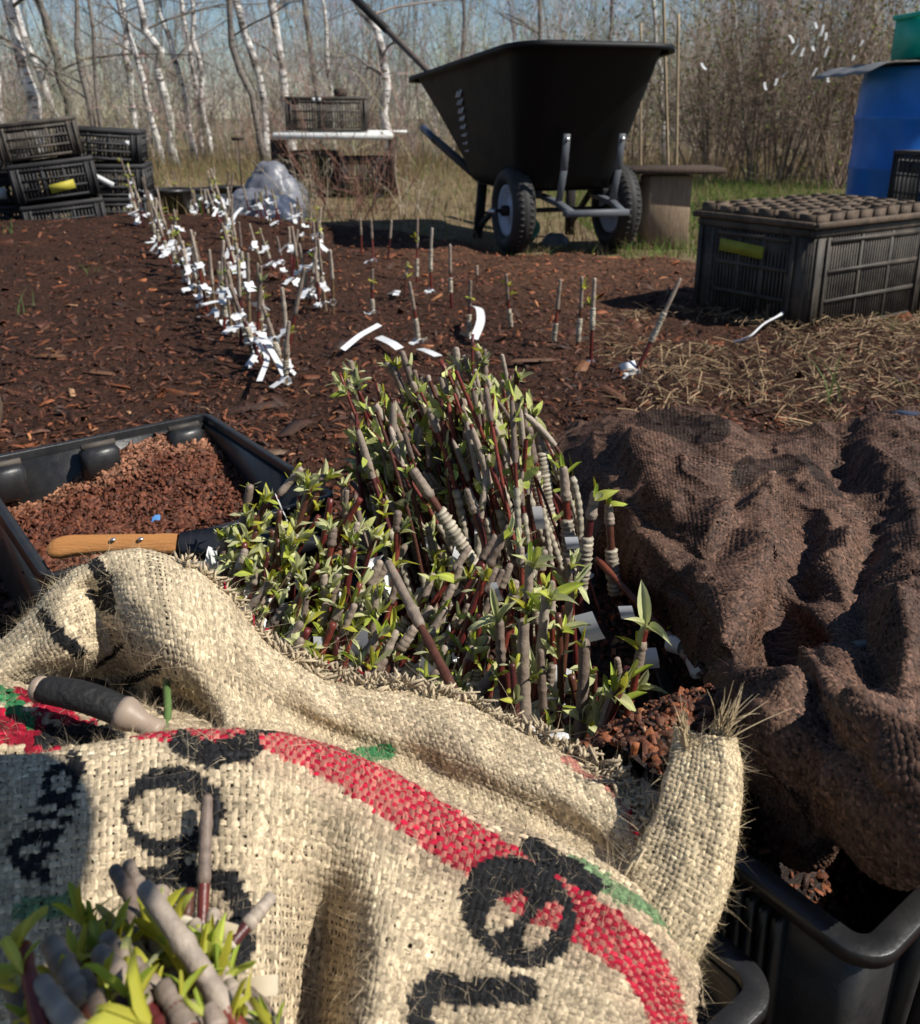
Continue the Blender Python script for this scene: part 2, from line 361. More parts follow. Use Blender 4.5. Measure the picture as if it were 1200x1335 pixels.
ln = np.exp(R.randn(N) * .55) * .0135 * np.clip(.55 + y * .22, .6, 1.25); ln = np.clip(ln, .004, .075); wd = ln * (.2 + .4 * R.rand(N))
chips(mb, np.stack([x, y, mulch_z(x, y) + .003], -1), ln, wd, .0015 + .1 * wd, chipcol(N, PD) * (1 + 1.3 * np.clip((y - 2.8) / 1.2, 0, 1) * np.clip((x + .7) / .6, 0, 1))[:, None] * (.55 + 1.25 * fbm(x * 1.6, y * 1.6, 33, 3) ** 1.3)[:, None], .42)
N = 20000; x, y = scatter(N, -2.4, 1.9, .9, 5.2); k = mulch_mask(x, y) > .35; x, y = x[k], y[k]; N = len(x); a = R.rand(N) * 6.283; l = .006 + .03 * R.rand(N) ** 2.2; dz = R.randn(N) * .35; t = np.array([-.5, 0, .5])
P = np.stack([x[:, None] + (np.cos(a) * l)[:, None] * t, y[:, None] + (np.sin(a) * l)[:, None] * t, (mulch_z(x, y) + .006)[:, None] + (dz * l)[:, None] * t + .1 * l[:, None] * (t == 0)], -1)
ribbons(mb, P, (.0008 + .07 * l)[:, None] * np.array([.5, 1, .4])[None], norm(np.stack([-np.sin(a), np.cos(a), R.randn(N) * .5], -1)), chipcol(N, PD) * (.45 + 1.1 * fbm(x * 1.6, y * 1.6, 33, 3))[:, None] * (1 + .8 * np.clip((y - 2.8) / 1.2, 0, 1) * np.clip((x + .7) / .6, 0, 1))[:, None])
tag(mb.build('bark_mulch', M['chip']), kind='stuff')
# a few large flat bark pieces that show singly
BCH = [(760, 495, .05, .034, (.20, .085, .035), 'orange flat bark chip lying in the dark mulch below the pair of taped grafts'), (648, 548, .0, 0, None, None),
       (700, 485, .16, .026, (.11, .045, .02), 'long reddish bark splinter lying behind the leafy bundle tips'), (800, 527, .1, .02, (.14, .06, .03), 'narrow brown bark strip under the fallen white tag'),
       (135, 497, .06, .02, (.13, .06, .03), 'rusty bark shard in the mulch above the black bin'), (185, 432, .05, .022, (.2, .09, .04), 'bright rusty bark shard on the mulch left of the tagged row'),
       (70, 478, .075, .022, (.16, .075, .035), 'tan bark chip near the left end of the mulch'), (254, 373, .06, .02, (.3, .22, .15), 'pale straw coloured bark sliver on the mulch beside the first tagged row'),
       (345, 610, .09, .016, (.16, .10, .06), 'light thin stick beside the black bin corner'), (385, 575, .08, .045, (.07, .035, .022), 'wide dark bark slab between the bin and the leafy bundle'), (330, 545, .11, .03, (.06, .03, .02), 'dark bark slab lying behind the bin corner')]
for (px_, py_, l_, w_, c_, lab) in BCH:
    if c_ is None: continue
    mb = MB(); q = PZ(px_, py_, .02); chips(mb, np.zeros((1, 3)), np.array([l_]), np.array([w_]), np.array([.005]), np.array([c_]), .15)
    o = mb.build('bark_chip', M['chip'], loc=(q[0], q[1], mulch_z(q[0], q[1]) + .008)); tag(o, lab, 'bark chip', 'large bark pieces in the mulch')

# ------------------------------------------------------------------ grass and straw
def blades(mb, x, y, z, h, wd, col, lean=.5, K=3):
    N = len(x); a = R.rand(N) * 6.283; t = np.linspace(0, 1, K)
    d = np.stack([np.cos(a), np.sin(a)], -1) * (lean * np.abs(R.randn(N)) * h)[:, None]
    P = np.zeros((N, K, 3)); P[..., 0] = x[:, None] + d[:, :1] * t ** 2; P[..., 1] = y[:, None] + d[:, 1:] * t ** 2; P[..., 2] = z[:, None] + h[:, None] * t * (1 - .3 * t * np.abs(lean))
    b = R.rand(N) * 6.283; side = np.stack([np.cos(b), np.sin(b), 0 * b], -1)
    ribbons(mb, P, wd[:, None] * (1 - .9 * t[None]), side, col)
def gcol(N, green):
    dry = np.array([.30, .225, .12]) * (.5 + .7 * R.rand(N, 1)); gr = np.array([.11, .19, .035]) * (.6 + .8 * R.rand(N, 1))
    return np.where(R.rand(N, 1) < green, gr, dry)
mb = MB()
# dry band on the left and centre
N = 26000; x = R.uniform(-5.5, 6.5, N); y = R.uniform(4.2, 12.5, N); k = (mulch_mask(x, y) < .2) & (fbm(x * .9, y * .9, 31) > .36); x, y = x[k], y[k]
h = (.04 + .16 * R.rand(len(x)) ** 2) * (1 + .5 * (y > 8)); gr = np.where((x > .9) & (y < 9), .62, .16)
blades(mb, x, y, 0 * x, h, .0018 + .0022 * R.rand(len(x)), gcol(len(x), gr[:, None]), .7)
# tall dry grass along the scrub foot
N = 3600; x = R.uniform(-6.5, 7, N); y = R.uniform(8.6, 13, N)
blades(mb, x, y, 0 * x, .12 + .30 * R.rand(N) ** 2, .003 + .003 * R.rand(N), gcol(N, .06) * .9, .45)
# green grass around the stump table and beyond the crate
N = 22000; x = R.uniform(.7, 4.0, N); y = R.uniform(3.9, 8.4, N); k = fbm(x * 1.6, y * 1.6, 4) > .36; x, y = x[k], y[k]
blades(mb, x, y, 0 * x, .03 + .09 * R.rand(len(x)) ** 1.5, .0016 + .0016 * R.rand(len(x)), gcol(len(x), .72), .6)
# wispy grass at the bed edge by the wheels, few green shoots in the mulch
N = 900; x = R.uniform(-.4, 1.0, N); y = ymax_of(x) + R.randn(N) * .16
blades(mb, x, y, 0 * x, .02 + .07 * R.rand(N) ** 2, .0012 + .001 * R.rand(N), gcol(N, .35), .9)
tag(mb.build('grass', M['blade_grass']), kind='stuff')
mb = MB()
N = 6200; u = R.rand(N) ** 1.2; x = .42 + u * 1.85 + R.randn(N) * .07; y = 1.45 + R.rand(N) * 1.15 + R.randn(N) * .05
k = (fbm(x * 3, y * 3, 9) + .25 * (x - 1) > .42) & ~((x > .93) & (y > 2.42 - (-.68) * (x - .97)) ); x, y = x[k], y[k]; N = len(x)
a = R.rand(N) * 3.14; l = .02 + .09 * R.rand(N) ** 1.6; t = np.linspace(-.5, .5, 4); l = .012 + .06 * R.rand(N) ** 1.8
P = np.stack([x[:, None] + np.cos(a)[:, None] * l[:, None] * t, y[:, None] + np.sin(a)[:, None] * l[:, None] * t, (mulch_z(x, y).clip(0) + .006 + .02 * R.rand(N))[:, None] + (R.randn(N) * .35 * l)[:, None] * t - .12 * l[:, None] * t ** 2], -1)
addtubes(mb, P, np.broadcast_to((.0006 + .0010 * R.rand(N) ** 1.5)[:, None], (N, 4)), np.array([.42, .29, .165]) * (.25 + .9 * R.rand(N, 1)), 3)
N = 700; x = .8 + R.rand(N) * 1.0; y = 1.7 + R.rand(N) * .75
tag(mb.build('straw_litter', M['straw']), kind='stuff')
mb = MB(); N = 800; x = .95 + R.rand(N) * .8; y = 1.75 + R.rand(N) * .6 + .35 * (x - 1); k = fbm(x * 5, y * 5, 2) > .5; x, y = x[k], y[k]
blades(mb, x, y, mulch_z(x, y).clip(0), .02 + .06 * R.rand(len(x)) ** 1.5, .0011 + .001 * R.rand(len(x)), gcol(len(x), .5), .9)
tag(mb.build('grass_shoots', M['blade_grass']), kind='stuff')
for (px_, py_, n_, h_, lab) in [(40, 415, 6, .085, 'tuft of green sprouts standing in the mulch at the left'), (118, 372, 5, .06, 'small green shoot in mulch, the one nearer the tagged row'), (255, 300, 4, .05, 'tiny yellow green shoot beside the nearest of the tagged rows'), (20, 330, 8, .08, 'green grass tuft at the foot of the leftmost crates'), (1088, 545, 4, .16, 'single tall thin green grass stalk in the straw')]:
    q = PZ(px_, py_, .01); mb = MB(); blades(mb, R.randn(n_) * .02, R.randn(n_) * .02, np.zeros(n_), h_ * (.6 + .5 * R.rand(n_)), np.full(n_, .003), np.array([.10, .14, .05]) * (.7 + .6 * R.rand(n_, 1)), .5, 5)
    tag(mb.build('grass_tuft', M['blade_grass'], loc=(q[0], q[1], max(0, mulch_z(q[0], q[1])) - .003)), lab, 'grass tuft', 'green shoots in the mulch')

# ================================================================== trees
def branch_set(starts, dirs, lens, r0, K=4, bend=.25, up=0.0, droop=0.0):
    N = len(starts); t = np.linspace(0, 1, K); dirs = norm(dirs)
    wob = np.cumsum(R.randn(N, K, 3) * bend, 1) / K; wob[:, 0] = 0
    P = starts[:, None] + dirs[:, None] * (lens[:, None] * t)[..., None] + wob * lens[:, None, None] * t[None, :, None]
    P[..., 2] += lens[:, None] * (up * t ** 2 - droop * t ** 2)
    return P, r0[:, None] * (1 - .75 * t)[None]
def pick(P, t):
    N, K = P.shape[:2]; f = np.clip(t, 0, .999) * (K - 1); i = f.astype(int); f = (f - i)[:, None]; j = np.arange(N)
    return P[j, i] * (1 - f) + P[j, i + 1] * f, norm(P[j, i + 1] - P[j, i])
def children(P, r, per, l0, spread=.8, tmin=.2, rs=.5):
    idx = np.repeat(np.arange(len(P)), per); t = tmin + (1 - tmin) * R.rand(len(idx)); p, d = pick(P[idx], t)
    dd = norm(d + R.randn(len(idx), 3) * spread); L = l0 * (.4 + .9 * R.rand(len(idx))) * (1.1 - .6 * t)
    rr = r[idx, 0] * (1 - .7 * t) * rs; return p, dd, L, rr, idx
def tree(bp, tp, Y, wpx, label, bark, name='birch_tree', H=6.5, limbs=11, pts=(), cat='tree', grp='birches at the edge of the woods', tw=1.0, low=.25):
    b = PY(bp[0], bp[1], Y); b[2] = 0.0; 
    pix = [PY(p[0], p[1], Y) for p in pts] + [PY(tp[0], tp[1], Y)]
    path = [b] + pix; path = sorted(path, key=lambda p: p[2]); d = norm(path[-1] - path[-2]) * .5 + np.array([0, 0, .5]); d = norm(d)
    while path[-1][2] < H: path.append(path[-1] + d * .8 + R.randn(3) * .05)
    path = np.array(path); 
    tt = np.linspace(0, 1, 26); q = np.concatenate([[0], np.cumsum(np.linalg.norm(np.diff(path, axis=0), axis=1))]); q /= q[-1]
    path = np.stack([np.interp(tt, q, path[:, i]) for i in range(3)], -1); path[1:-1, :2] += R.randn(24, 2) * .02
    rr = wpx / F * Y / 2 * (1.08 - tt) * .82 * (1 + .06 * R.randn(26)); rr[0] *= 1.25
    root = thing(name, label, cat, b, grp)
    mb = MB(); mb.tube(path - b, np.maximum(rr, .008), 10); mb.build('trunk', M[bark], root, True)
    mb = MB(); t = low * .4 + (1 - low * .4) * R.rand(limbs) ** .9; p, d = pick(np.repeat((path - b)[None], limbs, 0), t); a = R.rand(limbs) * 6.283
    dd = np.stack([np.cos(a), np.sin(a), .35 + .5 * R.rand(limbs)], -1); L = (.5 + 1.5 * R.rand(limbs)) * (1.2 - .7 * t); r = np.interp(t, tt, rr) * .36
    P0, r0 = branch_set(p, dd, L, r, 6, .35, droop=.15); cb = np.array([[.20, .17, .15]]) if bark == 'birch' else np.array([[.12, .10, .085]])
    addtubes(mb, P0, r0, np.repeat(cb, len(P0), 0) * (.6 + .8 * R.rand(len(P0), 1)), 4)
    p, d, L, r, _ = children(P0, r0, int(6 * tw), .75, .7); P1, r1 = branch_set(p, d, L, np.maximum(r, .0035), 4, .4, droop=.1); addtubes(mb, P1, r1, cb * (.5 + .9 * R.rand(len(P1), 1)), 3)
    p, d, L, r, _ = children(P1, r1, int(4 * tw), .35, .8); P2, r2 = branch_set(p, d, L, np.maximum(r, .0022), 3, .4, droop=.25); addtubes(mb, P2, r2, cb * (.5 + .9 * R.rand(len(P2), 1)), 3)
    mb.build('crown', M['twig'], root, kind='stuff'); return root
B = 'birch'; G = 'greytrunk'
TREES = [((47, 170), (12, 0), 12, 21, 'white birch with the thickest trunk, behind the middle crate stack', B, ((36, 100),)),
 ((80, 175), (28, 40), 14, 11, 'slim grey white birch close beside the thickest birch', B, ((64, 130),)),
 ((96, 165), (46, 0), 12.5, 13, 'dark leaning tree with curved trunk above the crate stacks', G, ((75, 80),)),
 ((3, 175), (-6, 60), 12, 9, 'pale birch trunk at the left edge of the photo', B, ()),
 ((178, 185), (158, 0), 13, 10, 'white birch just above the right end of the crate stacks', B, ((168, 90),)),
 ((208, 195), (160, 10), 12, 9, 'smooth pale sapling slanting across the birches', B, ((190, 110),)),
 ((226, 195), (182, 8), 11.5, 12, 'crooked birch with dark knots and a side limb', B, ((216, 130), (204, 90), (214, 70), (190, 45))),
 ((252, 190), (210, 20), 13, 9, 'white birch standing beyond the dry grass, next to the crooked birch', B, ((237, 110),)),
 ((262, 185), (240, 20), 14, 8, 'thin straight birch, first of the close pair above the dry grass', B, ((255, 110),)),
 ((273, 190), (250, 0), 14, 8, 'thin straight birch, second of the close pair above the dry grass', B, ((262, 95),)),
 ((344, 185), (307, 0), 12, 13, 'mottled white birch with a curving upper trunk left of the table', B, ((347, 140), (338, 90), (320, 50))),
 ((345, 190), (305, 70), 11, 10, 'dark leaning tree trunk crossing the mottled birch', G, ((325, 125),)),
 ((378, 170), (354, 0), 12.5, 14, 'tall bright birch rising straight behind the white table', B, ((368, 80),)),
 ((434, 150), (424, 30), 15, 7, 'small pale birch above the crate on the table', B, ()),
 ((508, 170), (462, 8), 11, 14, 'crooked mottled birch behind the leaning tool shaft', B, ((503, 110), (496, 50), (484, 25))),
 ((866, 215), (852, 0), 11, 7, 'slender birch near the bamboo stakes', B, ((858, 80),)),
 ((985, 90), (956, 0), 13, 6, 'thin pale birch above the brushy shrub', B, ()),
 ((1146, 110), (1142, 0), 12, 7, 'pale birch trunk above the green crate', B, ()),
 ((126, 175), (106, 90), 10.5, 8, 'straight grey sapling behind the crate stack rims', G, ()), ((136, 175), (128, 118), 10.5, 6, 'short tan sapling next to the straight grey sapling', G, ()),
 ((598, 150), (604, 0), 14, 7, 'thin grey tree behind the wheelbarrow rim', G, ()), ((420, 175), (398, 0), 16, 9, 'far grey tree between the birches and the table', G, ()), ((700, 150), (705, 0), 16, 8, 'far grey tree behind the barrow centre', G, ()), ((790, 150), (800, 0), 15, 7, 'far grey tree behind the barrow nose', G, ())]
for (bp, tp, Y, wpx, lab, bk, pts) in TREES:
    tree(bp, tp, Y, wpx, lab, bk, 'birch_tree' if bk == B else 'bare_tree', pts=pts, grp='birches at the edge of the woods' if bk == B else 'bare grey trees at the edge of the woods')

# far leafless wood: one mass of stems and twigs
mb = MB()
def thicket(N, x0, x1, y0, y1, h0, h1, per1, per2, base, r=.008, seed=0, lean=.12):
    y = y0 + (y1 - y0) * R.rand(N) ** .8; x = (x0 + (x1 - x0) * R.rand(N)) * y / ((y0 + y1) / 2)
    st = np.stack([x, y, 0 * x], -1); h = h0 + (h1 - h0) * R.rand(N) ** 1.4
    dirs = np.stack([R.randn(N) * lean - .05, R.randn(N) * lean, np.ones(N)], -1); rr = r * (.5 + R.rand(N)) * (h / h1 + .3)
    P0, r0 = branch_set(st, dirs, h, rr, 6, .18); c0 = base * (.45 + .95 * R.rand(N, 1)) * (1 + .12 * R.randn(N, 3)); addtubes(mb, P0, r0, c0, 3)
    p, d, L, r_, ix = children(P0, r0, per1, .30 * h1, .55, .08); d[:, 2] = np.abs(d[:, 2]); P1, r1 = branch_set(p, d, L, np.maximum(r_, .002 + .00012 * y[ix]), 4, .35); addtubes(mb, P1, r1, c0[ix] * (.7 + .6 * R.rand(len(ix), 1)), 3)
    if per2:
        p, d, L, r_, i2 = children(P1, r1, per2, .11 * h1, .7, .15); P2, r2 = branch_set(p, d, L, np.maximum(r_, .0013 + .0001 * y[ix][i2]), 3, .4); sd = norm(R.randn(len(p), 3)); ribbons(mb, P2, r2, sd, c0[ix][i2] * (.8 + .7 * R.rand(len(i2), 1)))
        return P2
    return P1
tan_ = np.array([.30, .25, .185]); grey = np.array([.29, .265, .23]); red_ = np.array([.15, .095, .075])
thicket(380, -7, 7.5, 9.5, 14, .5, 2.4, 8, 5, tan_, .005, lean=.28)
thicket(460, -10, 10, 13, 20, 1.2, 4.2, 9, 5, grey, .009, lean=.2)
thicket(230, -10, 11, 11, 19, 1.2, 3.4, 10, 4, np.array([.42, .38, .33]), .006, lean=.42)
P2 = thicket(430, -17, 17, 20, 34, 1.8, 5.6, 9, 5, grey * .95, .018, lean=.15)
# faint olive buds on the far twigs
pp = P2[R.choice(len(P2), 22000), -1]; k = R.rand(len(pp)) < np.clip(.25 + .5 * (pp[:, 0] / pp[:, 1] + .1) * 3, .12, .95); pp = pp[k]; N = len(pp)
sd = norm(R.randn(N, 3)); dr = norm(R.randn(N, 3)); t = np.array([0, .5, 1.]); P = pp[:, None] + dr[:, None] * t[None, :, None] * .07
ribbons(mb, P, np.array([.006, .032, .005])[None] * (.6 + .8 * R.rand(N, 1)), sd, np.array([.20, .215, .10]) * (.6 + .7 * R.rand(N, 1)))
tag(mb.build('far_wood', M['twig']), kind='stuff')

# big many-stemmed shrubs on the right, low weedy clumps around the table
def shrub(px_, Y, nst, h, spr, label, base, name='bare_shrub', leaf=0, grp='leafless shrubs behind the garden', per=(13, 8), rb=.007, cat='shrub'):
    q = PY(px_, 300, Y); q[2] = 0; root = thing(name, label, cat, q, grp); mb = MB(); a = R.rand(nst) * 6.283
    st = np.stack([np.cos(a), np.sin(a), 0 * a], -1) * (R.rand(nst) * spr * .25)[:, None]
    dirs = np.stack([np.cos(a) * spr * .75 * R.rand(nst), np.sin(a) * spr * .75 * R.rand(nst), np.full(nst, h)], -1); L = h * (.55 + .5 * R.rand(nst))
    P0, r0 = branch_set(st, dirs, L, rb * (.5 + R.rand(nst)), 6, .22); c = base * (.55 + .8 * R.rand(nst, 1)); addtubes(mb, P0, r0, c, 5); mb.build('stem', M['twig'], root)
    mb = MB(); p, d, L, r, ix = children(P0, r0, per[0], .34 * h, .75, .1); P1, r1 = branch_set(p, d, L, np.maximum(r, .0022), 4, .35); addtubes(mb, P1, r1, c[ix] * (.7 + .6 * R.rand(len(ix), 1)), 3)
    tips = P1
    if per[1]:
        p, d, L, r, i2 = children(P1, r1, per[1], .13 * h, 1.0, .15); P2, r2 = branch_set(p, d, L, np.maximum(r, .0014), 3, .4); ribbons(mb, P2, r2 * 1.1, norm(R.randn(len(p), 3)), c[ix][i2] * (.8 + .7 * R.rand(len(i2), 1))); tips = P2
    mb.build('twigs', M['twig'], root, kind='stuff')
    if leaf:
        pp = tips[R.choice(len(tips), leaf), -1]; mb = MB(); dr = norm(R.randn(leaf, 3)); P = pp[:, None] + dr[:, None] * np.array([0, .5, 1.])[None, :, None] * .03
        ribbons(mb, P, np.repeat(np.array([[.003, .011, .002]]), leaf, 0), norm(R.randn(leaf, 3)), np.array([.15, .17, .05]) * (.6 + .7 * R.rand(leaf, 1))); mb.build('buds', M['twig'], root, kind='stuff')
    return root, tips
br = np.array([.29, .215, .165])
SH = [(1010, 8.4, 46, 2.3, 1.5, 'widest dark brushy shrub with white tags, behind the blue barrel side'), (925, 9.2, 34, 2.0, 1.3, 'brown brushy shrub between the bamboo stakes and the tagged shrub'), (1085, 7.9, 30, 2.0, 1.0, 'dense shrub whose twigs touch the blue barrel'), (1170, 9.0, 26, 2.4, 1.2, 'shrub behind the barrel and the green crate'), (960, 10.5, 26, 2.6, 1.4, 'taller pale shrub behind the brown brushy shrub'), (820, 10.5, 22, 1.8, 1.2, 'thin shrub seen below the barrow rim beside the stakes')]
TIPS = []
for i, (px_, Y, n_, h, sp, lab) in enumerate(SH):
    r_, t_ = shrub(px_, Y, n_, h, sp, lab, br * (1 if i != 4 else 1.25), leaf=1600); TIPS.append((r_, t_))
rd = np.array([.22, .12, .09])
for (px_, Y, n_, h, sp, lab) in [(455, 5.6, 16, .75, .7, 'reddish bare weed clump in front of the white table'), (500, 6.0, 14, .6, .7, 'reddish weed clump at the barrow side of the table'), (410, 5.5, 12, .45, .5, 'low tan weed clump beside the grey film heap'), (540, 5.7, 10, .4, .5, 'low weed clump between the table and the barrow leg')]:
    shrub(px_, Y, n_, h, sp, lab, rd if 'reddish' in lab else tan_ * 1.2, 'weed_clump', grp='dry weeds around the table', per=(5, 3), rb=.0035, cat='weed')
# white flagging on the twigs of the tagged shrub
FL = [(1040, 58), (1048, 62), (1075, 32), (1030, 45), (1063, 29), (1126, 52), (1078, 42), (1028, 92), (1082, 60), (1013, 102), (997, 107), (1110, 90), (1140, 75), (1080, 100), (1115, 72), (1065, 88), (1060, 60), (915, 82)]
FL = sorted(FL, reverse=True); FO = ['nearest', 'second', 'third', 'fourth', 'fifth', 'sixth', 'seventh', 'eighth', 'ninth', 'tenth', 'eleventh', 'twelfth', 'thirteenth', 'fourteenth', 'fifteenth', 'sixteenth', 'seventeenth', 'last']
for i, (px_, py_) in enumerate(FL):
    q = PY(px_, py_, 7.0 + .4 * R.rand()); mb = MB(); L = .035 + .045 * R.rand(); t = np.linspace(0, 1, 5)
    P = np.stack([.06 * L * np.sin(t * 4 + R.rand() * 6), .2 * L * t, -L * t], -1) @ roty(R.randn() * .5).T
    ribbons(mb, P[None], np.full((1, 5), .013), np.array([[.9, .4, .1]]), np.ones((1, 3)))
    tag(mb.build('flagging_tag', M['white'], loc=q), f'white flagging tag on the brushy shrub, {FO[i]} counted from the barrel side', 'tag', 'white tags on the shrub')
# __OBJ__
# ================================================================== crates
def crate(name, label, loc, w_, d_, h, rz=0, tilt=(0, 0), mat_='plastic_grey', group=None, slat=.014, ribs=True, rows=3, label_=None, cat='crate', slot_top=False, corner=.045, rim=.022, floor=True):
    """open-top bulb crate, local origin at the centre of its base; long walls along x"""
    root = thing(name, label, cat, loc, group, rz); root.rotation_euler = (tilt[0], tilt[1], rz); mt = M[mat_]
    mb = MB(); t = .006
    # rim ring
    for sy in (-1, 1): mb.box((0, sy * (d_ / 2 - rim / 2 + .004), h - .012), (w_ + .008, rim, .024), bev=.004)
    for sx in (-1, 1): mb.box((sx * (w_ / 2 - rim / 2 + .004), 0, h - .0118), (rim, d_ - 2 * rim + .012, .0236), bev=.004)
    mb.build('rim', mt, root)
    for sx in (-1, 1):
        for sy in (-1, 1):
            mb = MB()
            mb.box((sx * (w_ / 2 - corner / 2), sy * (d_ / 2 - t / 2), h / 2 - .012), (corner, t, h - .024)); mb.box((sx * (w_ / 2 - t / 2), sy * (d_ / 2 - corner / 2 - .003), h / 2 - .012), (t, corner - .006, h - .024))
            for q in (.2, .8): mb.box((sx * (w_ / 2 - corner * q), sy * (d_ / 2 + .003), h / 2 - .012), (.010, .006, h - .026)); mb.box((sx * (w_ / 2 + .003), sy * (d_ / 2 - corner * q), h / 2 - .012), (.006, .010, h - .026))
            mb.build('corner_post', mt, root)
    for ax in (0, 1):
        L = (w_ if ax == 0 else d_) - 2 * corner
        for s in (-1, 1):
            mb = MB(); off = s * ((d_ if ax == 0 else w_) / 2 - t / 2 - .001)
            def bx(u, z, su, sz, th=t, o=0):
                mb.box((u, off + s * o, z) if ax == 0 else (off + s * o, u, z), (su, th, sz) if ax == 0 else (th, su, sz))
            n = max(int(L / slat), 3)
            for i in range(n): bx((i + .5) / n * L - L / 2, h / 2 - .012, slat * .45, h - .026)
            for k in range(rows): bx(0, .012 + (h - .05) * k / (rows - 1), L, .011, t + .004, .003)
            for u in (-L / 6, L / 6): bx(u, h / 2 - .012, .011, h - .03, t + .003, .0025)
            if slot_top or ax == 1: bx(0, h * .80, L * .98, h * .15, t * .8, -.001)
            mb.build('slat_panel', mt, root, kind='stuff')
    if floor:
        mb = MB()
        for i in range(8): mb.box((0, (i + .5) / 8 * (d_ - .02) - d_ / 2 + .01, .004), (w_ - .016, (d_ - .02) / 8 * .6, .006))
        mb.build('base', mt, root)
    if label_:
        for (m_, pos, size, rr, ax_) in label_:
            mb = MB(); mb.box((0, 0, 0), (size[0], .0015, size[1]), roty(rr)); 
            if ax_ == 1: mb.xf(rotz(math.pi / 2))
            mb.build('label', M[m_], root, loc=pos)
    return root

# large weathered crate on the right, its long side from A towards the right
A = PZ(1047, 442, .01); Bp = PZ(1200, 408, .01); u = norm((Bp - A)[:2]); rz = math.atan2(u[1], u[0]); vv = np.array([-u[1], u[0]])
CW, CDp, CH = .60, .40, .30
ctr = A[:2] + u * CW / 2 + vv * CDp / 2
crate('bulb_crate', 'weathered black slatted crate with yellow-green label, topped by a cell tray, on the straw', (ctr[0], ctr[1], 0.01), CW, CDp, CH, rz, mat_='plastic_dusty', rows=4, corner=.075, slat=.0125,
      label_=[('yellowgreen', (-CW / 2 - .010, .03, .225), (.155, .036), -.06, 1)])
root = thing('cell_tray', 'dusty black plug tray of square cells lying on the large weathered crate', 'plant tray', (ctr[0], ctr[1], .01 + CH + .001), None, rz)
mb = MB(); nx, ny = 9, 6; cw, cd_ = (CW + .005) / nx, (CDp + .005) / ny
for i in range(nx):
    for j in range(ny):
        cx, cy = (i + .5) * cw - (CW + .005) / 2, (j + .5) * cd_ - (CDp + .005) / 2; z1 = .032 + .008 * R.rand()
        for (sx, sy) in ((1, 0), (-1, 0), (0, 1), (0, -1)):
            mb.box((cx + sx * cw * .40, cy + sy * cd_ * .40, z1 / 2 + .004), (.003 if sx else cw * .80, .003 if sy else cd_ * .80 - .006, z1), col=(1, 1, 1))
M['tray'] = mat('dusty_brown_tray', (.05, .038, .03), .75, .2, nscale=30, namt=.9, ncol=(.16, .115, .08), bump=.2); mb.build('cell', M['tray'], root, kind='stuff')
mb = MB(); mb.box((0, 0, .003), (CW + .03, CDp + .03, .005)); 
for sy in (-1, 1): mb.box((0, sy * (CDp / 2 + .012), .010), (CW + .03, .012, .018), bev=.003)
for sx in (-1, 1): mb.box((sx * (CW / 2 + .012), 0, .0098), (.012, CDp + .01, .0176), bev=.003)
mb.build('tray_rim', M['tray'], root)
# drip tube lying in front of it
def tube_thing(name, pts, r, mat_, label, cat, group=None, sides=8, rs=None):
    P = np.array(pts); P0 = P[0].copy(); tt = np.linspace(0, 1, 20); q = np.linspace(0, 1, len(P))
    Pn = np.stack([np.interp(tt, q, P[:, i]) for i in range(3)], -1)
    for _ in range(3): Pn[1:-1] = (Pn[:-2] + 2 * Pn[1:-1] + Pn[2:]) / 4
    mb = MB(); mb.tube(Pn - P0, r if rs is None else np.interp(tt, q, rs), sides); o = mb.build(name, M[mat_], None, True, loc=P0); tag(o, label, cat, group); return o
tube_thing('drip_tube', [PZ(955, 447, .02), PZ(978, 440, .05), PZ(995, 422, .075), PZ(1015, 412, .085), PZ(1021, 408, .07)], .0045, 'white', 'bent white drip tube poking out of the large weathered crate foot', 'tube', rs=[.0045, .003, .0025, .003, .006])

# stacks on the left
g = 'black crates stacked on the left'
def leftc(cx, ybot, Y, w_, h, rz_, ty, lab, labs=None, z=0.0, m_='plastic_grey'):
    q = PY(cx, 300, Y); return crate('bulb_crate', lab, (q[0], q[1], z), w_, .40, h, rz_, (0, ty), m_, g, rows=4, slat=.017, label_=labs, slot_top=True, corner=.05)
Y1 = 4.95
leftc(92, 300, Y1, .40, .20, .38, -.10, 'bottom crate of the middle stack, half sunk behind the mulch, plain handle slot', [('white', (.05, -.207, .09), (.02, .018), 0, 0)], -.03)
leftc(84, 250, Y1 + .02, .41, .195, .40, -.11, 'middle crate of the middle stack with a bright yellow label', [('yellow', (.03, -.208, .06), (.125, .045), -.12, 0)], .185)
leftc(72, 200, Y1, .39, .19, .38, -.12, 'dusty top crate of the middle stack, tipped towards the leftmost stack', None, .392, 'plastic_dusty')
leftc(153, 300, Y1 + .25, .40, .17, .22, .0, 'bottom crate of the stack nearest the tagged seedling rows', None, 0)
leftc(153, 250, Y1 + .25, .41, .175, .22, .015, 'crate with a slanting white label, middle of the stack nearest the seedling rows', [('white', (-.03, -.21, .10), (.155, .03), .5, 0)], .175)
leftc(148, 200, Y1 + .25, .42, .17, .24, .06, 'top crate of the stack nearest the seedling rows, with a small white dot', [('white', (.145, -.213, .10), (.022, .024), 0, 0)], .368)
leftc(0, 300, Y1 + .1, .46, .14, .40, 0, 'lowest crate of the leftmost stack, cut by the photo edge', None, 0)
leftc(-2, 260, Y1 + .12, .46, .14, .38, 0, 'crate with a square white label in the leftmost stack', [('white', (.05, -.208, .06), (.075, .06), 0, 0)], .145)
leftc(-6, 200, Y1 + .1, .46, .145, .39, 0, 'uppermost crate of the leftmost stack, lower than the tipped crate beside it', None, .29)
q = PZ(20, 308, .02); mb = MB(); mb.box((0, 0, 0), (.28, .03, .012), rotz(-.15)); tag(mb.build('plastic_strip', mat('teal_strip', (.08, .20, .17), .5), loc=q), 'teal plastic strip lying under the leftmost crates', 'strip')

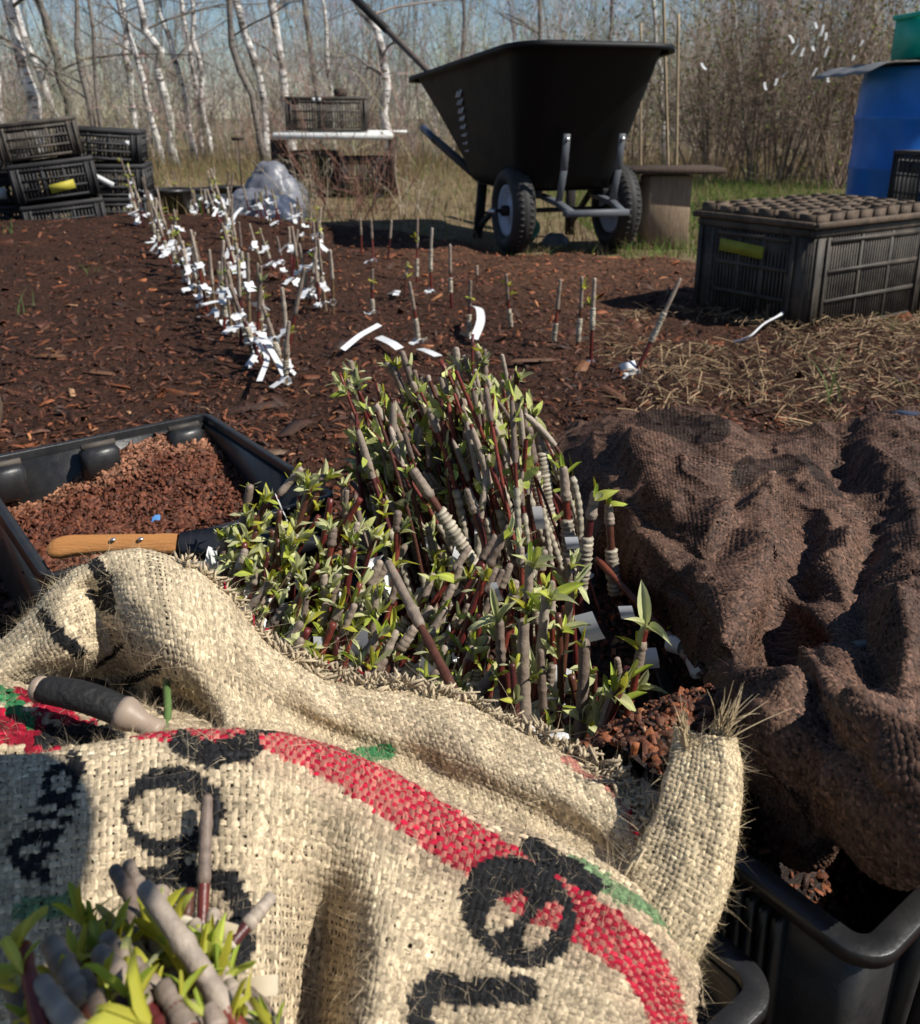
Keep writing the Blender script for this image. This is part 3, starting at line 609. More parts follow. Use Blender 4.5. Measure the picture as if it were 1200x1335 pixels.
# low pots and trays behind the rows
def pot(px_, py_, r, h, lab, m_='plastic'):
    q = PZ(px_, py_, 0); root = thing('nursery_pot', lab, 'plant pot', q, 'dark pots behind the tagged rows'); mb = MB()
    mb.lathe([(0, .004), (r * .78, .004), (r * .8, 0), (r * .97, h * .88), (r * 1.04, h * .88), (r * 1.04, h), (r * .95, h), (r * .93, h * .8), (0, h * .78)], seg=20); mb.build('body', M[m_], root, True); return root
for a_ in [(225, 282, .13, .17, 'round dark pot beside the crates, biggest of the low pots'), (262, 268, .10, .12, 'dark pot behind the middle tagged row'), (292, 262, .10, .11, 'dark pot next to the grey film heap, second of the pair'), (325, 262, .10, .11, 'dark pot touching the grey film heap')]: pot(*a_)
mb = MB(); q = PY(265, 258, 6.0); q[2] = 0
mb.box((0, 0, .05), (.75, .28, .10), bev=.01); tag(mb.build('flat_tray', M['plastic'], loc=q), 'long low black tray behind the dark pots', 'tray')
# grey film heap
def blob(name, px_, Y, size, m_, lab, cat, seed, rz_=0., z0=0):
    q = PY(px_, 300, Y); q[2] = z0; a = np.linspace(0, 2 * np.pi, 41)[:-1]; ph = np.linspace(0, np.pi / 2 * 1.02, 16); A_, P_ = np.meshgrid(a, ph, indexing='ij')
    X_ = np.cos(A_) * np.cos(P_ - .02); Y_ = np.sin(A_) * np.cos(P_ - .02); Z_ = np.sin(P_)
    k = 1 + .45 * (fbm(X_ * 1.6 + seed, Y_ * 1.6 + Z_ * 1.3, seed, 3) - .5) + .22 * np.abs(fbm(X_ * 3.2 + seed, Y_ * 3.2 + Z_ * 2, seed + 3, 2) - .5) + .06 * (fbm(X_ * 9, Y_ * 9 + Z_ * 5, seed) - .5)
    mb = MB(); mb.grid(np.stack([X_ * size[0] * k, Y_ * size[1] * k, Z_ * size[2] * k], -1), close_u=True); mb.xf(rotz(rz_)); mb.V = [v + .035 * max(size) * (np.stack([vnoise(v[:, 0] * 40 + 9 * i_, v[:, 1] * 40 + v[:, 2] * 33, seed + i_) for i_ in range(3)], -1) - .5) * 2 for v in mb.V]; o = mb.build(name, M[m_], None, False, loc=q); tag(o, lab, cat); return o
blob('film_heap', 362, 6.0, (.22, .2, .29), 'film', 'crumpled grey plastic film heaped by the white table', 'plastic film', 3)
blob('film_heap', 330, 5.7, (.26, .18, .15), 'film', 'low pale end of plastic film trailing toward the pots', 'plastic film', 6)
blob('film_bag', 362, 5.45, (.18, .14, .14), 'filmdark', 'dark blue-grey film bag in front of the grey heap', 'bag', 8)

# table of crates with a white board
Yt = 7.2; q = PY(443, 300, Yt); tz = .455
root = thing('board_table', 'white topped makeshift table with dark legs beyond the weeds', 'table', (q[0], q[1], 0), None, .06)
mb = MB(); mb.box((0, 0, tz), (.90, .6, .05), bev=.012); mb.box((.18, .05, tz + .03), (.75, .4, .012)); mb.build('table_top', M['whiteboard'], root)
for sx, sy in ((-.44, -.22), (.44, -.22), (-.44, .22), (.44, .22)):
    mb = MB(); mb.box((sx, sy, tz / 2 - .013), (.06, .06, tz - .026)); mb.build('leg', M['darkwood'], root)
crate('bulb_crate', 'black crate standing on the white table', (q[0] - .05, q[1], tz + .037), .60, .38, .245, .06, mat_='plastic_dusty', group='crates at the white table', rows=4, slat=.02, label_=[('white', (-.09, -.196, .225), (.022, .022), 0, 0), ('white', (-.045, -.196, .225), (.022, .022), 0, 0)])
crate('bulb_crate', 'dark crate under the white table, nearer the barrow', (q[0] + .22, q[1] - .02, 0), .38, .40, .30, .06, mat_='plastic_grey', group='crates at the white table', rows=3, slat=.02)
crate('bulb_crate', 'dark crate under the white table, nearer the film heap', (q[0] - .19, q[1] + .02, 0), .38, .40, .34, .06, mat_='plastic_grey', group='crates at the white table', rows=3, slat=.02)
mb = MB(); mb.lathe([(0, 0), (.05, 0), (.055, .03), (.045, .06), (0, .065)], seg=14); tag(mb.build('dark_pot', M['darkwood'], loc=(q[0] + .05, q[1], tz + .037 + .246), smooth=True), 'small dark pot on top of the crate on the white table', 'pot')
# thin dark stake with T top left of table
q2 = PY(315, 240, 7.6); mb = MB(); mb.tube([(0, 0, 0), (0, 0, .42)], .006, 6); mb.tube([(-.05, 0, .42), (.05, 0, .425)], .016, 6); tag(mb.build('dark_stake', M['darkwood'], loc=(q2[0], q2[1], 0)), 'thin dark stake with a short crosspiece in the dry grass', 'stake')

# ------------------------------------------------------------------ wheelbarrow
th = rad(16); wl = PZ(668, 333, 0); wr = .192
BW = thing('wheelbarrow', 'black poly wheelbarrow with two wheels, nose towards the camera, at the edge of the mulch', 'wheelbarrow', (0, 0, 0), None)
ax = np.array([math.cos(th), math.sin(th), 0]); nd = np.array([math.sin(th), -math.cos(th), 0])
track = .50; mid = wl + ax * (track / 2 - .0); BW.location = (mid[0], mid[1], 0.008); BW.rotation_euler = (0, 0, th)   # local +x = axle to the right, local -y = nose
# tub sections: (z, half width front, half width rear, y nose, y rear, corner)
def rrect(y0, y1, wf, wr_, c0, c1, n=7):
    P = []
    for (cx, cy, a0, hw, cc) in ((wr_, y1, 0, wr_, c1), (-wr_, y1, 90, wr_, c1), (-wf, y0, 180, wf, c0), (wf, y0, 270, wf, c0)):
        sx = 1 if cx > 0 else -1; sy = 1 if cy == y1 else -1
        for k in range(n):
            a = rad(a0 + 90 * k / (n - 1)); P.append((cx - sx * cc + math.cos(a) * cc, cy - sy * cc + math.sin(a) * cc))
    return np.array(P)
nose_z, rear_z = .855, .775
def sect(t, out=0.0):
    y0 = -.10 + (-.27) * t - out; y1 = .52 + .62 * t ** 1.1 + out; wf = .22 + .11 * t + out; wr_ = .26 + .145 * t + out; P = rrect(y0, y1, wf, wr_, .10 + .06 * t, .09 + .05 * t)
    zz = .285 + t * ((nose_z - .285) + (rear_z - nose_z) * np.clip((P[:, 1] + .37) / 1.5, 0, 1))
    P[:, 0] -= .03; return np.concatenate([P, zz[:, None]], 1)
rings = [sect(t) for t in (0, .03, .1, .3, .55, .8, .97)]; rings[0][:, :2] = rings[0][:, :2] * .94 + np.array([0, .015])
r_ = sect(1.0); rings += [r_]; ro = sect(1.0, .014); ro[:, 2] += .008; rings.append(ro); ro = sect(1.0, .034); ro[:, 2] += .004; rings.append(ro); ro = sect(1.0, .036); ro[:, 2] -= .012; rings.append(ro); ro = sect(1.0, .024); ro[:, 2] -= .006; rings.append(ro)
G_ = np.stack(rings, 1); mb = MB(); mb.grid(G_, close_u=True); nn = len(rings[0]); V0 = rings[0]
mb.add(np.concatenate([V0, V0.mean(0, keepdims=True)]), T=[(i, (i + 1) % nn, nn) for i in range(nn)])
tub = mb.mesh('tub', M['tub'], True); tb = link('tub', tub, BW); md = tb.modifiers.new('thick', 'SOLIDIFY'); md.thickness = .006; md.offset = -1
# illegible pale print on the tub flank (local -x side)
mb = MB(); 
for k in range(8):
    f = k / 7; t = .78 - .47 * f; yy = .43 + .06 * f
    hwf, hwr = .22 + .11 * t, .26 + .145 * t; y0 = -.37; y1 = 1.14; hw = hwf + (hwr - hwf) * np.clip((yy - y0) / (y1 - y0), 0, 1)
    zz = .285 + t * ((nose_z - .285) + (rear_z - nose_z) * np.clip((yy + .37) / 1.5, 0, 1)); bits = [(0, .5), (.0, .45)] if k % 2 else [(-.3, .16), (.32, .16)]
    sl = .165 / .55
    for (o_, wd_) in bits:
        for hh in ((.0, .034),) if k % 2 else ((.0, .036),):
            mb.box((-hw - .036, yy + o_ * .07, zz), (.003, wd_ * .15, hh[1] * 1.25), roty(math.atan(sl) * 1.0))
mb.build('print', mat('pale_print', (.55, .55, .60), .6), BW)
# wheels
for s in (-1, 1):
    wc = np.array([s * track / 2, 0, wr]); mb = MB(); a = np.linspace(0, 2 * np.pi, 21)
    prof = [(wr * .56 + (wr * .44) * (.5 + .5 * math.cos(b)) * 1.0, math.sin(b) * .052 * (1 if abs(math.cos(b)) < .8 else 1)) for b in a]
    wh = None; mbw = MB(); mbw.lathe(prof, (0, 0, 0), 'x', 44)
    for k in range(44):
        aa = k / 44 * 6.2832
        for sx in (-1, 1): mbw.box((sx * .020, 0, 0), (.026, .012, .0014), None); v = mbw.V[-1]; v[:] = (v + [0, 0, wr - .0028]) @ rotx(aa + sx * .03).T
    tyre = mbw.build('tyre', M['rubber'], BW, True, loc=wc)
    mb = MB(); mb.lathe([(.0, -.022), (.035, -.022), (.04, -.016), (.075, -.010), (.098, -.026), (.112, -.034), (.114, .034), (.098, .026), (.075, .010), (.04, .016), (.035, .022), (0, .022)], (0, 0, 0), 'x', 36); rim_ = mb.build('wheel_disc', M['bluerim'], BW, True, loc=wc)
    mb = MB(); mb.lathe([(0, -.055), (.02, -.055), (.024, -.048), (.024, .048), (.02, .055), (0, .055)], (0, 0, 0), 'x', 16); mb.lathe([(0, s * .05), (.009, s * .05), (.009, s * .10), (0, s * .10)], (0, 0, 0), 'x', 10); hub = mb.build('hub', M['blackhandle'], BW, loc=wc)
    mb = MB(); mb.lathe([(0, s * .085), (.012, s * .085), (.013, s * .095), (.008, s * .115), (0, s * .118)], (0, 0, 0), 'x', 8); mb.build('axle_nut', M['chrome'], BW, loc=wc)
mb = MB(); mb.tube([(-track / 2, 0, wr), (track / 2, 0, wr)], .009, 8); mb.build('axle', M['blackhandle'], BW)
# front bracket, braces, handles, legs
def bar(pts, wd_, tk, name, m_='steel'):
    mb = MB(); P = np.array(pts, float)
    for a_, b_ in zip(P[:-1], P[1:]):
        d = norm(b_ - a_); L = np.linalg.norm(b_ - a_); up_ = np.array([1.0, 0, 0]) if abs(d[0]) < .8 else np.array([0, 1.0, 0]); y_ = norm(np.cross(d, up_)); x_ = np.cross(y_, d)
        mb.box((a_ + b_) / 2, (wd_, tk, L + .004), np.stack([x_, y_, d], 1), bev=.003)
    return mb.build(name, M[m_], BW)
for s in (-1, 1):
    x_ = s * .125 + .015
    bar([(x_, -.255, .520), (x_, -.235, .375), (x_, -.19, .245)], .032, .008, 'front_brace')
    mb = MB(); mb.lathe([(0, -.006), (.009, -.006), (.009, .008), (0, .01)], (x_, -.262, .500), 'y', 8); mb.build('bolt', M['chrome'], BW)
    bar([(x_, .02, .252), (x_, -.19, .235), (s * .115 + .02, -.30, .205)], .034, .022, 'side_rail')
bar([(-.125, -.30, .203), (.16, -.30, .203)], .045, .026, 'front_bumper')
for s in (-1, 1):
    bar([(s * .16, -.08, .265), (s * .24, .55, .30), (s * .30, 1.20, .47)], .034, .036, 'handle', 'blackhandle')
    mb = MB(); mb.tube([(s * .30, 1.18, .465), (s * .315, 1.40, .525)], [.021, .023], 10); mb.build('grip', M['filmdark'], BW, True)
    bar([(s * .235, .50, .29), (s * .25, .53, .006)], .045, .03, 'leg', 'blackhandle'); bar([(s * .2, .15, .27), (s * .25, .52, .06)], .02, .03, 'leg_brace', 'blackhandle')
bar([(-.24, .52, .13), (.24, .52, .13)], .06, .01, 'cross_brace', 'blackhandle')
# tool shaft leaning out of the tub
p0 = PY(466, 0, 5.15); p1 = PY(562, 96, 4.78); d = norm(p1 - p0)
root = thing('tool_handle', 'long wooden tool shaft with a dark grip end leaning out of the wheelbarrow', 'tool handle', p1 + d * .30)
mb = MB(); mb.tube([np.zeros(3), p0 + (p1 - p0) * .42 - (p1 + d * .30)], .017, 10); mb.build('shaft', M['shaft'], root, True)
mb = MB(); mb.tube([p0 + (p1 - p0) * .42 - (p1 + d * .30), p0 - d * .15 - (p1 + d * .30)], [.021, .024], 10); mb.build('grip', M['blackhandle'], root, True)
# bits under the barrow
q = PZ(700, 318, .05); mb = MB(); mb.lathe([(0, 0), (.04, 0), (.05, .10), (.045, .1), (0, .02)], seg=14); mb.xf(rotx(1.1)); tag(mb.build('plastic_cup', mat('pale_green_plastic', (.10, .33, .25), .4), loc=(q[0] - .02, q[1] + .25, .06), smooth=True), 'small pale green plastic cup lying under the wheelbarrow', 'cup')
blob('crumpled_wrapper', 725, 4.35, (.06, .05, .06), 'film', 'crumpled clear wrapper on the ground between the barrow wheels', 'wrapper', 12)

# ------------------------------------------------------------------ stump table with plank top
q = PZ(866, 325, 0); root = thing('stump_table', 'wood block under a dark plank beside the barrow wheel', 'wood block', (q[0], q[1] + .06, 0), None, .12)
mb = MB(); mb.box((0, 0, .17), (.205, .15, .34), bev=.008); mb.build('block', M['oldwood'], root)
mb = MB(); mb.box((.02, 0, .362), (.44, .26, .028), rotz(-.03), bev=.006); mb.build('plank', M['darkwood'], root)
mb = MB(); mb.box((-.16, .1, .285), (.16, .05, .03)); mb.build('side_batten', M['oldwood'], root)
for (b, t_, Y, r0, lab) in [((874, 318), (865, -20), 4.45, .0065, 'tallest bamboo stake, rising in front of the plank top'), ((880, 300), (885, 18), 5.6, .008, 'thicker bamboo stake behind the tallest one'), ((834, 300), (836, 30), 6.0, .007, 'bamboo stake half hidden by the barrow nose')]:
    a_ = PY(*b, Y); a_[2] = 0; c_ = PY(*t_, Y); P = np.linspace(a_, c_, 14); rr = np.full(14, r0); rr[::3] *= 1.18; mb = MB(); mb.tube(P - a_, rr, 8); tag(mb.build('bamboo_stake', M['bamboo'], None, True, loc=a_), lab, 'stake', 'bamboo stakes by the wood block')

# ------------------------------------------------------------------ blue barrel
Yd = 5.75; q = PY(1166, 265, Yd); rd_ = .292
root = thing('barrel', 'blue plastic barrel under a bent metal sheet', 'barrel', (q[0], q[1], 0)); mb = MB()
prof = [(0, 0), (rd_ * .93, 0), (rd_ * .97, .02), (rd_, .10), (rd_ * 1.005, .27), (rd_ * 1.03, .285), (rd_ * 1.03, .305), (rd_ * 1.005, .32), (rd_, .45), (rd_ * 1.0, .56), (rd_ * 1.03, .575), (rd_ * 1.03, .60), (rd_ * 1.0, .615), (rd_ * .99, .76), (rd_ * .95, .85), (rd_ * .95, .875), (rd_ * .9, .88), (0, .875)]
mb.lathe(prof, seg=48); mb.build('body', M['blue'], root, True)
mb = MB(); xs_ = np.linspace(-.47, .45, 24); ys_ = np.linspace(-.40, .40, 10); X, Y = np.meshgrid(xs_, ys_, indexing='ij')
Z = .895 + .03 * X - np.clip(-X - .33, 0, 1) ** 1.3 * .75 + .006 * np.sin(Y * 22) + .01 * fbm(X * 6, Y * 6, 3) + .02 * Y * X
mb.grid(np.stack([X - .0, Y, Z], -1)); o = mb.build('metal_sheet', M['sheet'], None, True, loc=(q[0], q[1], 0)); tag(o, 'bent grey metal sheet laid over the blue barrel', 'metal sheet'); o.modifiers.new('t', 'SOLIDIFY').thickness = .004
# green crate on it
gc = thing('green_crate', 'bright green plastic crate on top of the barrel sheet', 'crate', (q[0] + .155, q[1] - .06, .925), None, .12)
mb = MB(); gw, gd, gh = .52, .36, .235; t = .006
for sy in (-1, 1): mb.box((0, sy * (gd / 2 - t), gh / 2), (gw - .02, t, gh))
for sx in (-1, 1): mb.box((sx * (gw / 2 - .012), 0, gh / 2 - .001), (t, gd - .03, gh - .002))
mb.box((0, 0, .004), (gw - .04, gd - .03, .006)); mb.build('body', M['green'], gc)
mb = MB()
for sy in (-1, 1): mb.box((0, sy * (gd / 2 - .003), gh + .001), (gw + .012, .03, .028), bev=.005)
for sx in (-1, 1): mb.box((sx * (gw / 2 - .004), 0, gh + .0008), (.03, gd - .03, .027), bev=.005)
mb.build('rim', M['green'], gc)
for k in (-.5, -.27, .27, .5):
    mb = MB(); mb.box((k * gw * .96, -gd / 2 - .003, gh / 2 - .012), (.012, .018, gh - .03)); mb.build('rib', M['green'], gc)
mb = MB()
for k in range(3): mb.box((0, -gd / 2 - .0015, .05 + .03 * k), (gw * .48, .009, .007))
mb.build('grille', M['green'], gc)
# black crate by the barrel with a white sticker
q3 = PY(1225, 240, 5.0); crate('bulb_crate', 'black crate in front of the blue barrel with a white sticker', (q3[0] + .02, q3[1], 0), .40, .35, .42, .25, mat_='plastic_grey', rows=5, slat=.03, label_=[('white', (-.155, -.19, .33), (.075, .09), .4, 0)])

# ================================================================== grafted saplings
def leafmesh(L, wd_, fold, curl, cols, name, mt, nL=7):
    t = np.linspace(0, 1, nL); s = np.array([-1, -.5, 0, .5, 1.]); prof = np.sin(np.pi * np.clip(t, 0, 1) ** .95) ** .7; prof[0] = .12; prof[-1] = .02
    Tt, Ss = np.meshgrid(t, s, indexing='ij'); W_ = wd_ / 2 * prof[:, None] * Ss
    fx = W_ * math.cos(fold); fz = np.abs(W_) * math.sin(fold) + .03 * L * np.sin(Tt * 9) * np.abs(Ss)
    ang = curl * Tt; Xl = L * np.where(abs(curl) > .01, np.sin(ang) / max(abs(curl), .01) * np.sign(curl), Tt); Zl = L * np.where(abs(curl) > .01, (1 - np.cos(ang)) / max(abs(curl), .01) * np.sign(curl), 0)
    Gd = np.stack([Xl - np.sin(ang) * fz, fx, -Zl + np.cos(ang) * fz], -1)
    c = np.array(cols[0])[None, None] * (1 - Tt[..., None]) + np.array(cols[1])[None, None] * Tt[..., None]; c = c * (1 + .35 * (np.abs(Ss) < .1))[..., None]
    mb = MB(); mb.grid(Gd, col=c); return mb.mesh(name, M[mt], True)
BR = [((.52, .56, .10), (.44, .53, .07)), ((.44, .50, .07), (.35, .46, .05)), ((.56, .58, .13), (.48, .52, .08)), ((.36, .43, .07), (.26, .37, .05))]
SI = [((.58, .60, .26), (.52, .53, .29)), ((.52, .55, .20), (.52, .53, .30)), ((.60, .58, .30), (.48, .50, .20)), ((.45, .48, .18), (.50, .52, .27))]
YE = [((.56, .52, .06), (.50, .50, .06)), ((.50, .46, .05), (.42, .40, .04))]
LV = {}
for key, cs, mt in (('b', BR, 'leaf'), ('s', SI, 'leafs'), ('y', YE, 'leaf')):
    LV[key] = [leafmesh(1.0, wd_, fo, cu, cs[i % len(cs)], 'leaf', mt) for i, (wd_, fo, cu) in enumerate([(.50, .95, .3), (.46, 1.1, .7), (.54, .8, 1.1), (.46, 1.15, -.5), (.58, .6, 1.7), (.36, 1.2, .15), (.50, 1.0, -.9)])]
def lookmat(pos, d, nrm, s):
    d = norm(d); y_ = norm(np.cross(nrm, d)); z_ = np.cross(d, y_); m = np.eye(4); m[:3, 0] = d * s; m[:3, 1] = y_ * s; m[:3, 2] = z_ * s; m[:3, 3] = pos; return Matrix(m.tolist())
def add_leaf(root, pos, d, s, kind='b', nrm=None):
    o = bpy.data.objects.new('leaf', LV[kind][R.randint(len(LV[kind]))]); COL.objects.link(o); o.parent = root
    if nrm is None: nrm = R.randn(3)
    o.matrix_basis = lookmat(pos, d, nrm, s); return o
def rosette(root, pos, axis, n, s, mix=.5, spread=.55, yel=0.0):
    axis = norm(axis)
    for k in range(n):
        a = k / n * 6.283 + R.rand() * 1.0; b1 = norm(np.cross(axis, [.3, .7, .2])); b2 = np.cross(axis, b1); out = b1 * math.cos(a) + b2 * math.sin(a)
        sp = spread * (.35 + 1.1 * R.rand()); d = axis * math.cos(sp) + out * math.sin(sp)
        kd = 'y' if R.rand() < yel else ('s' if R.rand() < mix else 'b')
        add_leaf(root, pos + out * s * .05, d, s * (.55 + .7 * R.rand()), kd, norm(-out + axis * .6 + .25 * R.randn(3)))
REDS = [(.12, .020, .018), (.15, .028, .020), (.08, .018, .017), (.10, .036, .022), (.18, .036, .024)]
TANS = [(.19, .13, .07), (.15, .09, .045), (.22, .16, .10)]
def curve(a, b, bend, K):
    t = np.linspace(0, 1, K)[:, None]; m = (a + b) / 2 + bend; return a * (1 - t) ** 2 + 2 * m * t * (1 - t) + b * t ** 2
def at(P, f):
    x = np.clip(f, 0, .9999) * (len(P) - 1); i = int(x); return P[i] * (1 - (x - i)) + P[i + 1] * (x - i), norm(P[i + 1] - P[i])
def sub(P, f0, f1, K):
    return np.array([at(P, f)[0] for f in np.linspace(f0, f1, K)])
WAX = [(.32, .25, .195), (.25, .195, .15), (.38, .31, .245), (.19, .14, .11)]
def sapling(base, tip, r0, label, group, wax=(.62, 1.0), wrap=None, cl=(), leaf_s=.02, tags=(), bend=.06, name='grafted_sapling', cat='sapling', col=None, mix=.5, yel=0., waxf=1.25, sides=8, cut=True, lowwax=None, spread=.55):
    base = np.asarray(base, float); tip = np.asarray(tip, float); L = np.linalg.norm(tip - base); root = thing(name, label, cat, base, group)
    P = curve(np.zeros(3), tip - base, R.randn(3) * bend * L * .5, 26); c = np.array(col if col is not None else REDS[R.randint(len(REDS))])
    K = 26; t = np.linspace(0, 1, K); rr = r0 * (1.08 - .25 * t) * (1 + .06 * R.randn(K)); mb = MB(); cc = c[None] * (.8 + .4 * R.rand(K, 1)); mb.tube(P, rr, sides, cc); mb.build('stem', M['stem'], root, True)
    for w_ in ([wax] if wax else []) + ([lowwax] if lowwax else []):
        n = 14; Pw = sub(P, w_[0], w_[1], n); rw = r0 * waxf * (1.0 - .18 * np.linspace(0, 1, n)) * (1 + .05 * R.randn(n)); rw[0] *= .85; nb = R.randint(n - 4) + 2; rw[nb] *= 1.2
        d = norm(Pw[-1] - Pw[-2]); Pw = np.concatenate([Pw, Pw[-1:] + d * r0 * .5, Pw[-1:] + d * r0 * .8]); rw = np.concatenate([rw, [rw[-1] * .85, rw[-1] * .4]])
        mb = MB(); cw = np.array(WAX[R.randint(4)]) * (.75 + .45 * R.rand(n + 2, 1)); mb.tube(Pw, rw, sides + 2, cw); mb.build('wax_tip', M['wax'], root, True)
    if wrap:
        ln = (wrap[1] - wrap[0]) * L; nr = max(5, int(ln / (r0 * 1.05))); n = nr * 3; Pw = sub(P, wrap[0], wrap[1], n); k = np.arange(n); rw = r0 * 1.42 * (1 + .13 * np.sin(k / 3 * 6.283 + .4) + .07 * R.randn(n)) * (1 + .1 * np.sin(k / n * 3.1)); rw[0] *= .8; rw[-1] *= .8
        cw = np.where((k % 3 == 2)[:, None], np.array([.20, .165, .125]), np.array([.50, .44, .335])) * (.8 + .35 * np.repeat(R.rand(nr, 1), 3, 0)); mb = MB(); mb.tube(Pw + R.randn(n, 3) * r0 * .05, rw, sides, cw); mb.build('tape_wrap', M['tape'], root, True)
        if R.rand() < .25:
            p, d = at(P, wrap[0] + .1 * R.rand()); mb = MB(); s_ = norm(np.cross(d, R.randn(3))); tt = np.linspace(0, 1, 4)[:, None]; Pp = p + s_ * r0 * 1.3 + (s_ * tt + d * .3 * tt ** 2) * r0 * 4; ribbons(mb, Pp[None], np.full((1, 4), r0 * .8), d[None], np.array([[.5, .42, .3]])); mb.build('tape_end', M['tape'], root)
    for (f, n, s) in cl:
        p, d = at(P, f); ou = norm(R.randn(3)); rosette(root, p + ou * r0 * .8, d * .9 + ou * .7 + np.array([0, 0, .35]), n, leaf_s * s, mix, spread, yel)
    for (f, L_, wd_, dr) in tags: strap(root, at(P, f)[0], r0, L_, wd_, dr)
    return root
def strap(root, p, r0, L_, wd_, dr, mt='white'):
    t = np.linspace(0, 1, 9); dr = norm(dr); a = t * 6.283 * .9; side = norm(np.cross(dr, [0, 0, 1.0]) + .2 * R.randn(3)); n_ = np.cross(dr, side)
    lp = p + (np.cos(a)[:, None] * dr + np.sin(a)[:, None] * n_) * r0 * 2.0 ; tl = p + dr * r0 * 2.0 + dr * (t * L_)[:, None] + np.array([0, 0, -1.0]) * (.3 * L_ * t ** 2)[:, None] + R.randn(3) * .3 * L_ * (np.sin(t * 5 + R.rand() * 6) - .0)[:, None] * t[:, None]
    mb = MB(); ribbons(mb, np.concatenate([lp, tl])[None], np.full((1, 18), wd_ / 2), side[None], np.ones((1, 3))); mb.build('tag', M[mt], root, True)

# planted rows in the mulch
def planted(px_, py_, hpx, grp, lab, tagn=1, wrapf=None, leafn=0, lean=0.0, tagL=.05, col=None, tagf=None, rs=1.0, yel=.15, wax=True, tagd=None):
    b = PZ(px_, py_, .02); b[2] = mulch_z(b[0], b[1]) - .004; D = np.linalg.norm(b - CAMP); h = hpx / F * D
    tip = b + np.array([lean * h, R.randn() * .06 * h, h]); sc = max(h / .2, .6)
    cl = [((.55 + .42 * R.rand()), R.randint(2, 5), 1.0) for _ in range(leafn)]
    tg = [((tagf if tagf is not None else (.1 + .6 * R.rand() ** 1.4)), tagL * (.5 + .8 * R.rand()), .012 + .011 * R.rand(), tagd if tagd is not None else np.array([R.randn() * .6 - .2, -.5 - .6 * R.rand(), .1 * R.randn()])) for _ in range(tagn)]
    return sapling(b, tip, .0046 * rs, lab, grp, (.55, 1.0) if wax else None, wrapf, cl, .026, tg, .05, 'planted_graft', 'sapling', col if col is not None else (TANS + REDS)[R.randint(6)], .35, yel, 1.15, 6)
ORD = ['nearest', 'second', 'third', 'fourth', 'fifth', 'sixth', 'seventh', 'eighth', 'ninth', 'tenth', 'eleventh', 'twelfth', 'thirteenth', 'fourteenth', 'fifteenth', 'sixteenth', 'seventeenth', 'eighteenth', 'nineteenth', 'twentieth', 'twenty-first', 'twenty-second', 'twenty-third', 'twenty-fourth', 'twenty-fifth', 'twenty-sixth', 'twenty-seventh', 'twenty-eighth', 'twenty-ninth', 'thirtieth']
def row(pts, n, hp0, hp1, rowname, grp, leafp=.5, jit=6, tagp=1.0):
    pts = np.array(pts, float); q = np.concatenate([[0], np.cumsum(np.linalg.norm(np.diff(pts, axis=0), axis=1))]); q /= q[-1]
    f = np.sort(np.clip((np.arange(n) + .5) / n + R.randn(n) * .25 / n, 0, 1)) ** 1.15
    for i, ff in enumerate(f):
        x = np.interp(ff, q, pts[:, 0]) + R.randn() * jit; y = np.interp(ff, q, pts[:, 1]) + R.randn() * jit * .4; hp = (hp0 + (hp1 - hp0) * ff) * (.95 + .65 * R.rand())
        planted(x, y, hp, grp, f'tagged graft in {rowname}, {ORD[i]} from the near end', R.choice([1, 2, 2]) if R.rand() < tagp else 0, (.3, .5) if R.rand() < .5 else None, 1 + (R.rand() < .5) if R.rand() < leafp else 0, R.randn() * .16 - .05, .036)
row([(372, 515), (345, 478), (318, 452), (285, 428), (262, 398)], 20, 95, 62, 'the clump nearest the bin', 'tagged grafts in the mulch', .6, 8)
row([(262, 398), (240, 375), (218, 345), (196, 318), (172, 296), (152, 280)], 30, 55, 34, 'the row reaching the crates', 'tagged grafts in the mulch', .75, 6)
row([(318, 372), (305, 335), (288, 300), (262, 284), (232, 268), (212, 262)], 24, 48, 26, 'the second row behind', 'tagged grafts in the mulch', .7, 6)
row([(432, 420), (402, 398), (375, 376), (345, 352)], 12, 62, 45, 'the middle scattered row', 'tagged grafts in the mulch', .4, 7)
row([(430, 340), (405, 332), (378, 322), (352, 312), (325, 298)], 16, 40, 26, 'the far row by the weeds', 'tagged grafts in the mulch', .5, 6, .8)
g2 = 'single grafts standing apart in the mulch'
W1 = (.08, .42); DN = np.array([-.7, -.6, .05])
